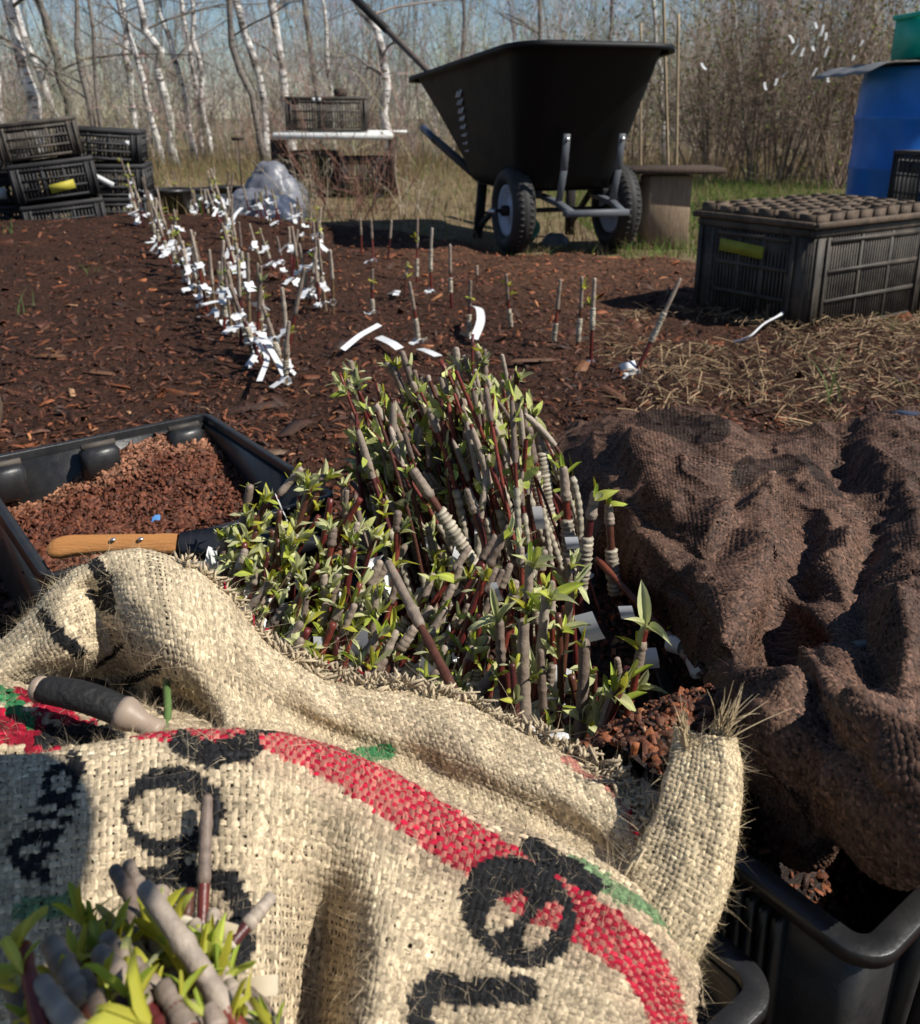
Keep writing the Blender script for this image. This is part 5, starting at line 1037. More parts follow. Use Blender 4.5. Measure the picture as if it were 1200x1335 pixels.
hc = PR(-300, 1225, .42) + np.array(sv) * .62  # added out-of-view hat and stake, placed to cast the sack's left shadow
ht = thing('shadow_caster_hat', 'unseen straw hat on a leaning stake, added to shadow the printed sack', 'hat', hc); mb = MB(); mb.lathe([(0, .10), (.06, .098), (.085, .075), (.092, .01), (.095, .0), (.106, -.005), (.106, -.009), (.098, -.004), (.088, .008), (.08, .07), (0, .09)], seg=40); mb.build('brim', mat('straw_weave', (.42, .32, .16), .8, .2, nscale=90, namt=.4), ht, True)
tube_thing('shadow_caster_stake', [hc + [0, 0, .085], np.array([hc[0] + .28, hc[1] - .34, 0.0])], .011, 'bamboo', 'unseen leaning stake added to carry the shadow casting hat', 'stake')
# ---- rear sack: long rolled fold
T_ = [(-40, 868), (22, 815), (66, 765), (108, 733), (160, 721), (225, 729), (282, 760), (325, 812), (378, 858), (446, 882), (520, 892), (592, 908), (662, 942), (732, 974), (800, 1012), (842, 1052), (866, 1100)]
L_ = [(20, 905), (62, 893), (118, 886), (170, 905), (216, 940), (256, 965), (305, 985), (372, 995), (440, 1010), (510, 1035), (580, 1070), (650, 1105), (730, 1140), (800, 1180), (850, 1215), (882, 1245), (905, 1265)]
rT = [.60, .595, .59, .585, .585, .58, .57, .56, .55, .54, .53, .515, .505, .495, .485, .475, .47]
bulg = [.018, .022, .028, .03, .05, .06, .06, .05, .045, .04, .036, .034, .032, .03, .026, .02, .012]
fT = [-.10, 0, .07, .22, .42, .62, .80, .93, 1.0]; pb = [-1.1, 0, .45, .85, 1.0, .85, .42, -.2, -.8]
rows = []
for i in range(17):
    x0, y0 = T_[i]; x1, y1 = L_[i]; col_ = []
    for f, b in zip(fT, pb if i < 6 else [-1.1, 0, .42, .66, .72, .70, .85, 1.05, 1.15]):
        rg = rT[i] - bulg[i] * b - .02 * max(f, 0); x, y = x0 + (x1 - x0) * f, y0 + (y1 - y0) * f
        if f < 0: x, y = x0 + (x1 - x0) * .10, y0 + (y1 - y0) * .10
        if i == 3: rg += .022 * (f > .1) * (f < .95)          # crease between the two lobes
        if 8 <= i <= 13 and .5 < f < .75: rg += .005
        col_.append((x, y, rg))
    rows.append(col_)
G3, pix = ctrl(rows)
rs_ = Cloth(G3, pix, lambda P, px, lu, lv: (lambda XY: .010 * (fbm(XY[0] * 14, XY[1] * 20, 63) - .5) + .003 * (fbm(XY[0] * 50, XY[1] * 50, 64) - .5))(np.meshgrid(lu, lv, indexing='ij')))
TAN2 = np.array([.53, .43, .285])
def rear_col(px, d, jj, tt):
    n_ = (fbm(px[..., 0] / 8, px[..., 1] / 8, 73, 2) - .5) * 12; C = np.broadcast_to(TAN2, px.shape[:2] + (3,)).copy() * (.84 + .32 * fbm(px[..., 0] / 50, px[..., 1] / 50, 74, 2))[..., None]
    ink = (seg_d(px, [(118, 728), (136, 752), (146, 792)]) + n_ * .4 < 9) | (seg_d(px, [(118, 775), (136, 788)]) + n_ * .4 < 10) | (seg_d(px, [(52, 800), (76, 826), (102, 850)]) + n_ * .4 < 8) | (seg_d(px, [(150, 900), (205, 872)]) + n_ * .4 < 5) | (seg_d(px, [(128, 868), (160, 842)]) + n_ * .4 < 4) | (seg_d(px, [(205, 905), (206, 945)]) + n_ * .4 < 9)
    C[ink] = INK; g_ = (seg_d(px, [(437, 992), (505, 981)]) + n_ * .3 < 11); C[g_] = GRN * 1.1
    r_ = (seg_d(px, [(735, 985), (765, 1008), (790, 1020), (815, 1050), (830, 1085), (840, 1130), (870, 1170)]) + n_ < 4); C[r_] = C[r_] * .4 + RED * .6
    return C
sr = thing('burlap_sack', 'plain pale burlap sack rolled into a long fold behind the printed sack', 'sack', PR(400, 950, .6), 'burlap sacks')
world_child(weave(rs_, .0027, 'weave', sr, 'burlap', rear_col, S_=2), sr); world_child(lining(rs_, 'lining', sr, TAN2 * .32), sr); world_child(fuzz(rs_, 9000, 'loose_fibres', sr, TAN2 * 1.1, (.003, .013), .00009, up=.4), sr)
# stitched fringe along the hem
hem = np.array([(240, 738), (280, 768), (318, 812), (345, 842), (385, 864), (450, 885), (520, 897), (590, 912), (650, 942), (700, 962), (745, 985), (790, 1010), (825, 1042), (845, 1075), (846, 1110), (850, 1150), (868, 1190)], float)
hr = np.interp(np.arange(17), [0, 3, 6, 9, 12, 14, 16], [.572, .55, .528, .505, .482, .458, .445]) - .008; tt = np.linspace(0, 16, 420); hx = crw(tt, 17) @ hem; hq = np.array([PR(p[0], p[1], r_) for p, r_ in zip(hx, np.interp(tt, np.arange(17), hr))])
mb = MB(); N = 420; T = norm(np.gradient(hq, axis=0))
for side_ in (-1, 1, -1, 1):
    for k in range(0, N, 1):
        if R.rand() < .12: continue
        p = hq[k] + np.array([0, 0, .0015]); o_ = norm(np.cross(T[k], CAMP - p)) * side_; L = (.0030 + .0045 * R.rand()) * (.6 + .8 * vnoise(np.array(k / 14.), np.array(0.), 5)); p = p + R.randn(3) * .0016; c_ = TAN2 * (.75 + .45 * R.rand()) if R.rand() > .02 else RED * .8
        t3 = np.linspace(0, 1, 5)[:, None]; pth = p + (o_ * (.15 + t3) + T[k] * (1.1 * R.randn()) * t3 + norm(CAMP - p) * (.55 * np.sin(t3 * 2.8) + .1)) * L * .75; mb.tube(pth, np.array([.0008, .0011, .0013, .0012, .0008]) * (.35 + .45 * R.rand()), 4, c_)
world_child(mb.build('hem_fringe', M['burlap'], sr, True, kind='stuff'), sr)
mb = MB(); N = 1500; k = R.randint(0, 420, N); d = norm(np.cross(T[k], CAMP - hq[k]) * (R.rand(N, 1) - .35) * 2 + R.randn(N, 3) * .5 + norm(CAMP - hq[k]) * .4); l = .006 + .022 * R.rand(N) ** 3; t = np.linspace(0, 1, 5)
ribbons(mb, hq[k][:, None] + l[:, None, None] * (d[:, None] * t[None, :, None] + (R.randn(N, 3) * .45)[:, None] * (t ** 2)[None, :, None]), .00013 * (1.1 - t)[None] * np.ones((N, 1)), norm(np.cross(d, R.randn(N, 3))), TAN2 * 1.2 * (.7 + .6 * R.rand(N, 1))); world_child(mb.build('hem_fibres', M['fuzz'], sr, kind='stuff'), sr)
# standing frayed corner (ear)
c0 = [(806, 1186), (828, 1125), (852, 1065), (870, 1015), (880, 980), (884, 950)]; c1 = [(898, 1266), (942, 1195), (962, 1115), (970, 1055), (971, 1005), (958, 962)]; rows = []
for i in range(6):
    (x0, y0), (x1, y1) = c0[i], c1[i]; rg = np.interp(i, [0, 5], [.432, .455]); rows.append([(x0 + 10, y0 - 4, rg + .02), (x0, y0, rg + .005), (x0 + (x1 - x0) * .25, y0 + (y1 - y0) * .25, rg - .001), (x0 + (x1 - x0) * .5, y0 + (y1 - y0) * .5, rg - .005), (x0 + (x1 - x0) * .82, y0 + (y1 - y0) * .82, rg - .006), (x1, y1, rg + .003), (x1 - 8, y1 + 2, rg + .022)])
G3, pix = ctrl(rows); er = Cloth(G3, pix, lambda P, px, lu, lv: (lambda XY: .006 * (fbm(XY[0] * 40, XY[1] * 70, 65) - .5))(np.meshgrid(lu, lv, indexing='ij')))
TAN3 = np.array([.55, .44, .28]); tc_ = lambda px, d, jj, tt: np.broadcast_to(TAN3, px.shape[:2] + (3,)).copy() * (.85 + .3 * fbm(px[..., 0] / 30, px[..., 1] / 30, 75, 2))[..., None]
world_child(weave(er, .0024, 'frayed_corner', sr, 'burlap', tc_, S_=3), sr); world_child(lining(er, 'corner_lining', sr, TAN3 * .4), sr); world_child(fuzz(er, 1500, 'corner_fibres', sr, TAN3 * 1.1, (.002, .009)), sr)
mb = MB()
for k in range(34):
    f = R.rand(); x, y = 890 + 72 * f + R.randn() * 3, 966 - 6 * f + R.randn() * 8; p = PR(x, y, .448 + .01 * R.rand()); L = .004 + .010 * R.rand() ** 2.5; tilt_ = (R.randn() * .7 + (f - .4) * .5); d = norm(np.array([tilt_, .15 * R.randn(), 1.0])); t = np.linspace(0, 1, 6)[:, None]
    mb.tube(p + d * L * t + R.randn(3) * L * .4 * t ** 2, .00028 * (1.15 - t[:, 0]), 3, TAN3 * (.9 + .5 * R.rand()), cap=False)
for k in range(54):   # two main tufts
    p = PR(940 + R.randn() * 7, 955 + R.randn() * 5, .452) if k % 3 else PR(894 + R.randn() * 3, 968 + R.randn() * 6, .452); L = .013 + .012 * R.rand() if k % 3 else .012 + .008 * R.rand(); d = norm(np.array([.30 + R.randn() * .16 + .8 * (R.rand() < .12), 0, 1.0])) if k % 3 else norm(np.array([-.15 + R.randn() * .12, 0, 1.0])); t = np.linspace(0, 1, 6)[:, None]; mb.tube(p + d * L * t + R.randn(3) * L * .2 * t ** 2, .00042 * (1.15 - t[:, 0]), 3, TAN3 * (1 + .4 * R.rand()), cap=False)
world_child(mb.build('frayed_threads', M['fuzz'], sr, kind='stuff'), sr)
# ---- third fold with red and green weave, at the left behind the dark tool
rows = []
for (x, y0, y1, r0, r1) in [(-120, 880, 1010, .56, .50), (-40, 872, 1000, .56, .50), (20, 880, 1000, .555, .50), (80, 893, 1000, .55, .50), (150, 900, 1000, .548, .50), (230, 912, 1005, .545, .505), (320, 935, 1015, .54, .51)]:
    rows.append([(x, y0 + (y1 - y0) * f, r0 + (r1 - r0) * f - .012 * math.sin(f * 3.14)) for f in (0, .25, .5, .75, 1.0)])
G3, pix = ctrl(rows); ls = Cloth(G3, pix, lambda P, px, lu, lv: (lambda XY: .016 * (fbm(XY[0] * 16, XY[1] * 26, 66) - .5))(np.meshgrid(lu, lv, indexing='ij')))
def left_col(px, d, jj, tt):
    n_ = (fbm(px[..., 0] / 8, px[..., 1] / 8, 76, 2) - .5) * 14; C = np.broadcast_to(TAN * .9, px.shape[:2] + (3,)).copy(); r_ = (seg_d(px, [(-100, 940), (20, 950), (60, 975)]) + n_ < 24) | (seg_d(px, [(30, 905), (90, 940), (130, 965)]) + n_ < 12); C[r_] = RED * .75
    g_ = (seg_d(px, [(-20, 890), (10, 915), (38, 945)]) + n_ < 9); C[g_] = GRN; b_ = (seg_d(px, [(60, 968), (110, 962), (150, 968)]) + n_ < 13); C[b_] = INK; return C
s3 = thing('burlap_sack', 'dim burlap fold with red and green bands under the black handled tool', 'sack', PR(60, 980, .62), 'burlap sacks')
world_child(weave(ls, .0042, 'weave', s3, 'burlap', left_col, S_=2), s3); world_child(lining(ls, 'lining', s3, TAN * .25), s3); world_child(fuzz(ls, 1500, 'loose_fibres', s3, TAN), s3)
# black handled tool with pale ends
a_, b_ = PR(46, 898, .502), PR(206, 956, .476); d = b_ - a_; root = thing('dark_tool', 'black handled tool with pale horn ends tucked between the sacks', 'knife', a_)
P = np.array([a_ + d * f + np.array([0, 0, .006 * math.sin(f * 3)]) for f in np.linspace(.05, .72, 16)]) - a_; mb = MB(); mb.tube(P, np.interp(np.linspace(0, 1, 16), [0, .08, .4, .8, 1], [.0062, .0074, .0080, .0080, .0076]), 14, flat=.85); mb.build('handle', M['blackhandle'], root, True)
P = np.array([a_ + d * f + np.array([0, 0, .006 * math.sin(f * 3)]) for f in np.linspace(-.02, .07, 6)]) - a_; mb = MB(); mb.tube(P, [.003, .0054, .0062, .0064, .0064, .0062], 14); mb.build('butt', M['horn'], root, True)
P = np.array([a_ + d * f + np.array([0, 0, .006 * math.sin(f * 3)]) for f in np.linspace(.70, 1.02, 9)]) - a_; mb = MB(); mb.tube(P, [.0074, .0082, .0078, .0066, .0055, .0050, .0052, .0056, .0052], 14); mb.build('bolster', M['horn'], root, True)
tube_thing('green_stalk', [PR(217, 885, .535), PR(219, 925, .525), PR(217, 958, .52)], .0032, 'leaf_stalk' if 'leaf_stalk' in M else 'stalk', 'short green stalk standing in the gap between the sacks', 'stalk') if False else None
M['stalk'] = mat('green_stalk', (.10, .17, .05), .6, .3, nscale=80, namt=.3)
tube_thing('green_stalk', [PR(217, 885, .535), PR(219, 925, .52), PR(217, 958, .51)], .0021, 'stalk', 'short green stalk standing in the gap between the sacks', 'stalk')

# ---- brown burlap cover
rowsZ = [[(705, 590, .01), (790, 566, .02), (890, 560, .03), (990, 582, .03), (1090, 575, .03), (1190, 562, .05), (1310, 562, .05)],
 [(706, 576, .07), (795, 553, .13), (890, 546, .165), (990, 568, .15), (1085, 561, .155), (1180, 546, .17), (1310, 548, .17)],
 [(738, 640, .10), (812, 632, .18), (900, 632, .21), (1000, 645, .195), (1090, 645, .205), (1190, 640, .20), (1310, 640, .20)],
 [(768, 715, .11), (842, 735, .205), (920, 735, .245), (1010, 745, .22), (1100, 745, .255), (1200, 750, .255), (1320, 750, .26)],
 [(838, 778, .15), (888, 808, .225), (950, 828, .27), (1030, 838, .235), (1120, 850, .30), (1220, 850, .31), (1330, 850, .30)],
 [(886, 850, .19), (938, 886, .245), (1000, 912, .285), (1068, 925, .305), (1140, 938, .33), (1230, 950, .33), (1340, 950, .32)],
 [(945, 905, .245), (988, 955, .275), (1035, 985, .295), (1090, 1005, .31), (1160, 1030, .335), (1240, 1040, .33), (1350, 1040, .33)],
 [(1005, 985, .262), (1028, 1040, .275), (1058, 1050, .275), (1100, 1058, .285), (1160, 1085, .305), (1240, 1092, .30), (1350, 1100, .29)],
 [(1020, 1012, .21), (1042, 1090, .225), (1066, 1072, .24), (1102, 1056, .255), (1168, 1106, .275), (1245, 1110, .27), (1350, 1100, .26)]]
pix = np.array([[(p[0], p[1]) for p in r] for r in rowsZ], float).transpose(1, 0, 2); G3 = np.array([[PZ(*p) for p in r] for r in rowsZ]).transpose(1, 0, 2)
FOLDS = [([(800, 600), (850, 680), (930, 720)], .010, 16, -1), ([(900, 580), (960, 640), (950, 720)], .008, 16, -1), ([(930, 690), (1000, 660), (1080, 680)], .010, 14, 1), ([(1080, 760), (1130, 840), (1120, 900)], .011, 16, -1), ([(1010, 760), (1060, 800), (1100, 870)], .010, 14, 1), ([(1130, 600), (1180, 640), (1200, 720)], .009, 16, 1), ([(860, 720), (900, 780), (980, 800)], .010, 14, 1), ([(1150, 780), (1185, 850), (1160, 930)], .010, 14, 1), ([(780, 660), (830, 650), (880, 670)], .007, 12, 1), ([(1000, 940), (1040, 970), (1040, 1040)], .010, 13, 1), ([(1090, 1020), (1120, 960), (1180, 920)], .011, 13, 1), ([(1060, 700), (1030, 780), (1010, 840)], .020, 26, -1), ([(1140, 690), (1120, 730), (1118, 770)], .016, 22, -1), ([(960, 845), (1010, 870), (1050, 830), (1130, 800)], .022, 22, -1), ([(880, 755), (910, 800), (925, 850)], .018, 20, -1), ([(1060, 900), (1085, 960), (1130, 985)], .020, 18, -1), ([(1020, 1000), (1055, 930), (1060, 880)], .014, 20, 1),
         ([(930, 620), (1010, 690), (1060, 700)], .010, 36, 1), ([(770, 640), (800, 690), (790, 740)], .012, 26, -1), ([(1100, 590), (1110, 640), (1180, 680)], .014, 26, -1), ([(990, 700), (960, 780), (960, 840)], .012, 30, 1), ([(1150, 860), (1170, 930), (1200, 960)], .016, 26, -1), ([(840, 600), (860, 640), (820, 690)], .008, 30, 1), ([(1010, 870), (1060, 860), (1090, 900)], .012, 22, 1), ([(1180, 700), (1190, 780), (1170, 850)], .012, 34, 1), ([(1110, 1000), (1150, 1040), (1200, 1050)], .014, 18, -1)]
def bdisp(P, px, lu, lv):
    X, Y = P[..., 0], P[..., 1]; z = .012 * (fbm(X * 8, Y * 8, 81, 3) - .5)
    rg = 1 - np.abs(fbm(X * 6 + 2 + .6 * fbm(X * 5, Y * 5, 86, 2), Y * 5, 82, 2) * 2 - 1); z = z + .022 * (rg ** 4 - .35) + .006 * ((1 - np.abs(fbm(X * 15 + .8 * fbm(X * 11, Y * 11, 87, 2), Y * 12 + .8 * fbm(X * 10, Y * 12, 88, 2), 89, 2) * 2 - 1)) ** 3 - .4) + .0055 * ((1 - np.abs(fbm(X * 34 + fbm(X * 20, Y * 20, 91, 2), Y * 28, 90, 2) * 2 - 1)) ** 3 - .4)
    sc = np.linalg.norm(P - CAMP, axis=-1) / .7
    for (pts, a, w_, sg) in FOLDS: z = z + sg * a * (.95 if pts[0][1] > 790 else .9) * sc * np.exp(-(seg_d(px, pts) / w_) ** 2)
    return z
bc = Cloth(G3, pix, bdisp)
BRN = np.array([.096, .053, .036])
def brown_col(px, d, jj, tt):
    C = np.broadcast_to(BRN, px.shape[:2] + (3,)).copy() * (.55 + .9 * fbm(px[..., 0] / 70, px[..., 1] / 70, 84, 3))[..., None]
    dry = np.clip((fbm(px[..., 0] / 90 + 5, px[..., 1] / 90, 85, 3) - .52) * 5, 0, 1)[..., None]; C = C * (1 - .6 * dry) + np.array([.15, .085, .055]) * .6 * dry
    wet = (seg_d(px, [(965, 628), (1010, 620), (1030, 625)]) < 14) | (seg_d(px, [(850, 560), (930, 575)]) < 18) | (seg_d(px, [(1050, 610), (1090, 640)]) < 12); C[wet] *= .3; return C
bcv = thing('burlap_cover', 'wet dark brown burlap draped in folds over the crates at the right', 'burlap cover', PZ(1050, 800, .1))
world_child(weave(bc, .0033, 'weave', bcv, 'brownbur', brown_col, S_=2, hw=.46, amp=.22, jit=.18, sides=3, hh=.38, fib=.45), bcv); world_child(lining(bc, 'lining', bcv, BRN * .45, n=110), bcv); world_child(fuzz(bc, 9000, 'loose_fibres', bcv, BRN * 1.9, (.002, .008), .00010, up=.35), bcv)
q = PZ(1180, 546, .16); tube_thing('grey_hose', [PZ(1155, 545, .15), PZ(1175, 541, .17), PZ(1215, 546, .17)], .008, 'filmdark', 'bit of grey hose showing behind the brown cover', 'hose')
# __BUNDLE__
# ================================================================== bundles of grafted saplings
gB = 'grafted saplings bundled behind the sacks'
lowbox = PZ(640, 800, .02)
bx_ = basket('low black tray holding the bundled saplings, almost hidden by them', np.array([-.14, .62]), np.array([1., 0]), np.array([0, 1.]), .34, .36, .10, .09, None, 'plastic', bands=(), name='sapling_tray')
def zpx(x, y, z): return PZ(x, y, z)
def descr(i, what, place, n): return f'{what} {place}, {ORD[i]} of {n}' if i < len(ORD) else f'{what} {place}'
# tall rear bundle, tips leaning to the left
def nth(i): return _ord(i)
def _ord(n):
    n += 1; return f"{n}{'th' if 10 < n % 100 < 14 else {1: 'st', 2: 'nd', 3: 'rd'}.get(n % 10, 'th')}"
def _old(i): return (['first', 'second'] + ORD[2:])[i] if i < 30 else ['thirty-first', 'thirty-second', 'thirty-third', 'thirty-fourth', 'thirty-fifth', 'thirty-sixth', 'thirty-seventh', 'thirty-eighth', 'thirty-ninth', 'fortieth'][i - 30]
_t0 = [(452, 490), (468, 512), (485, 540), (498, 505), (512, 480), (524, 462), (538, 490), (545, 520), (556, 500), (566, 475), (574, 540), (590, 505), (596, 450), (606, 440), (612, 478), (625, 490), (634, 470), (640, 520), (652, 500), (662, 490), (672, 496), (480, 570), (500, 590), (520, 560), (540, 575), (560, 590), (582, 560), (602, 545), (618, 535), (645, 545), (532, 620), (512, 640), (548, 640), (575, 610), (600, 590), (655, 565)]
tips = sorted(_t0 + [(x + R.randint(-24, 25), y + R.randint(-14, 60)) for x, y in _t0 + _t0[::2] if x < 660])
for i, (tx, ty) in enumerate(tips):
    bk = (640 - ty) / 190.; Y = .80 + .16 * bk + R.randn() * .015; z = .60 - .0; tp = PY(tx, ty, Y)
    bx = 600 + (tx - 570) * .62 + 55 + R.randn() * 8; base = PY(bx, 800, Y - .02 + R.randn() * .02); base = np.array([base[0], base[1], .045 + .02 * R.rand()])
    wr_ = (.40 + .05 * R.randn(), .66 + .06 * R.randn()) if R.rand() < .7 else None; nl = R.choice([1, 1, 2, 3]) if tx > 530 else R.choice([2, 3, 3]); bx += R.randn() * 14; base = PY(bx, 800, Y - .02 + R.randn() * .03); base = np.array([base[0], base[1], .045 + .02 * R.rand()]); ty += R.randn() * 12; tp = PY(tx + R.randn() * 6, ty, Y)
    sapling(base, tp, .0026 * (.75 + .6 * R.rand()), f'tall sapling of the rear bundle, {nth(i)} tip from the left' + (', cream taped' if wr_ else ', no tape'), gB, (.85 + .05 * R.randn(), 1.0) if R.rand() < .75 else None, wr_, [(.72 + .27 * R.rand(), R.randint(4, 7), 1.0) for _ in range(nl + 1)], .0185, [(.22, .03 + .03 * R.rand(), .012, R.randn(3))] if R.rand() < .5 else (), .10, mix=.76, yel=.16, waxf=1.3, spread=.30)
# the many thinner stems packed between them
mb = MB(); N = 210; tx = R.uniform(455, 695, N); ty = np.interp(tx, [455, 600, 695], [560, 500, 545]) + R.rand(N) * 120 - 25; YY = .86 + R.randn(N) * .05
tp = np.array([PY(a, b, c_) for a, b, c_ in zip(tx, ty, YY)]); bs = np.array([PY(600 + (a - 570) * .62 + 55 + R.randn() * 42, 800, c_ - .02 + R.randn() * .03) for a, c_ in zip(tx, YY)]); bs[:, 2] = .05
K = 12; t = np.linspace(0, 1, K); bd = R.randn(N, 3) * .012; P = bs[:, None] + (tp - bs)[:, None] * t[None, :, None] + bd[:, None] * (4 * t * (1 - t))[None, :, None]
def subp(P, f0, f1, n):
    x = (f0[:, None] + (f1 - f0)[:, None] * np.linspace(0, 1, n)) * (P.shape[1] - 1); i = np.clip(x.astype(int), 0, P.shape[1] - 2); fr_ = (x - i)[..., None]; j = np.arange(len(P))[:, None]; return P[j, i] * (1 - fr_) + P[j, i + 1] * fr_
r0 = .0021 * (.75 + .6 * R.rand(N)); addtubes(mb, P, np.broadcast_to(r0[:, None] * (1.1 - .2 * t), (N, K)), np.array(REDS)[R.randint(5, size=N)] * (.7 + .6 * R.rand(N, 1)), 6)
k = R.rand(N) < .6; f0 = .82 + .06 * R.randn(N); Pw = subp(P[k], f0[k], np.ones(k.sum()) * 1.0, 8); addtubes(mb, Pw, r0[k][:, None] * 1.35 * np.array([.9, 1, 1.1, 1, 1.05, 1, .95, .5]) * (1 + .06 * R.randn(k.sum(), 8)), np.array(WAX)[R.randint(4, size=k.sum())] * (.7 + .5 * R.rand(k.sum(), 1)), 7)
k = R.rand(N) < .75; f0 = .42 + .07 * R.randn(N); Pw = subp(P[k], f0[k], f0[k] + .2 + .1 * R.rand(k.sum()), 24); m_ = k.sum(); rr = r0[k][:, None] * (1.5 + .22 * np.sin(np.arange(24) * 2.1 + .5)[None]) * (1 + .05 * R.randn(m_, 24)); V, Q = tubes(Pw, rr, 7); cc = np.array([.50, .44, .335]) * (.7 + .4 * R.rand(m_, 24, 1)); cc[:, 2::3] *= .5; mb.add(V, Q, col=np.repeat(cc.reshape(-1, 3), 7, 0))
n_ = 2000; i_ = R.randint(N, size=n_); ic_ = R.rand(N, 3) * .36 + .64; fq = ic_[i_, R.randint(3, size=n_)]; p_ = subp(P[i_], fq, np.minimum(fq + .01, 1), 2)[:, 0]; d_ = norm((tp - bs)[i_] / .3 + R.randn(n_, 3) * .55); l_ = .008 + .012 * R.rand(n_) ** 1.5; t3 = np.array([0, .35, .7, 1.]); Pl = p_[:, None] + d_[:, None] * l_[:, None, None] * t3[None, :, None] + (R.randn(n_, 3) * .25)[:, None] * (l_[:, None] * t3 ** 2)[..., None]; ribbons(mb, Pl, np.array([.12, .25, .2, .02])[None] * l_[:, None], norm(np.cross(d_, R.randn(n_, 3))), np.array([(.52, .54, .20), (.44, .50, .10), (.55, .53, .28), (.40, .46, .08)])[R.randint(4, size=n_)] * (.7 + .4 * R.rand(n_, 1)))
tag(mb.build('packed_stems', M['wax'], None, True), kind='stuff')
# taped stubs on the right side of the bundle: (tip, base, wrap)
for (tp_, bs_, r_, Yt_, wr_, lab, nl) in [((735, 612), (742, 760), .0042, .78, (.28, .68), 'taped sapling with a leafy tip, leftmost of three beside the brown cover', 1), ((776, 645), (760, 765), .0042, .75, (.2, .66), 'slanting taped sapling with a curled leaf tip, middle of three beside the brown cover', 1), ((794, 660), (800, 750), .0040, .76, (.05, .55), 'taped sapling nearest the brown cover', 1), ((700, 550), (720, 690), .0042, .86, (.25, .8), 'long taped sapling at the right flank of the rear bundle', 0), ((690, 560), (712, 720), .0042, .85, (.3, .75), 'taped sapling just inside the right flank of the rear bundle', 0),
        ((540, 615), (620, 740), .0042, .74, (.25, .7), 'taped sapling slanting down across the rear bundle foot', 0), ((610, 640), (640, 745), .0038, .75, None, 'short grey stub between the taped stems', 0)]:
    a = PY(*bs_, Yt_ - .01); b = PY(*tp_, Yt_); sapling(a + (a - b) * .35, b, r_, lab, gB, (.80, 1.0), wr_, [(.97, 4, .9)] * nl, .024, (), .03, yel=.4)
# left leafy bundle: stems rise to the right from behind the sack
_l0 = [(392, 612), (422, 622), (452, 640), (470, 650), (345, 655), (365, 690), (380, 705), (410, 640), (435, 690), (300, 690), (312, 720), (330, 735), (352, 760), (372, 790), (400, 780), (415, 735), (440, 752), (455, 720), (335, 690), (385, 740), (425, 790), (462, 790), (402, 820), (440, 830), (365, 665), (350, 720), (320, 700), (470, 760), (488, 700), (500, 650)]
ltips = sorted(_l0 + [(x + R.randint(-22, 23), y + R.randint(-22, 30)) for x, y in _l0])
for i, (tx, ty) in enumerate(ltips):
    Y = .62 + .13 * (820 - ty) / 200 + R.randn() * .01; tp = PY(tx, ty, Y); b = PY(tx - 55 + R.randn() * 42, ty + 175 + R.randn() * 20, Y - .02); b = tp + (b - tp) * (.85 + .2 * R.rand()); nl = R.choice([2, 3, 3, 4])
    sapling(b, tp, .0028 * (.8 + .5 * R.rand()), f'leafy sapling of the bundle by the chip bin, {nth(i)} tip from the left', gB, (.78 + .07 * R.randn(), 1.0) if R.rand() < .6 else None, None, [(.52 + .48 * R.rand(), R.randint(5, 8), 1.0) for _ in range(nl)], .0175, [(.35, .04, .014, R.randn(3))] if R.rand() < .3 else (), .08, mix=.78, yel=.14, waxf=1.3, spread=.36)
# middle bunch leaning right
_m0 = [(505, 738), (520, 755), (470, 800), (548, 770), (560, 800), (590, 765), (610, 790), (645, 700), (655, 745), (600, 740), (575, 835), (615, 845), (640, 820), (640, 880), (585, 880), (540, 820), (500, 850), (480, 880), (545, 870)]
mt_ = sorted(_m0 + [(x + R.randint(-30, 31), y + R.randint(-26, 27)) for x, y in _m0 + _m0[::2]])
for i, (tx, ty) in enumerate(mt_):
    Y = .57 + .16 * (880 - ty) / 180 + R.randn() * .01; tp = PY(tx, ty, Y); b = PY(tx - 78 + R.randn() * 24, ty + 155, Y - .03); wr_ = (.40, .75) if i % 2 else None
    sapling(b, tp, .0027 * (.85 + .5 * R.rand()), f'low sapling in the dark gap of the bundle, {nth(i)} from the left' + (', taped' if wr_ else ''), gB, (.82, 1.0), wr_, [(.6 + .4 * R.rand(), R.randint(3, 5), 1.0) for _ in range(R.choice([1, 1, 2, 2]))], .019, [(.3, .03, .012, R.randn(3))] if R.rand() < .6 else (), .06, mix=.4, yel=.15, waxf=1.25)
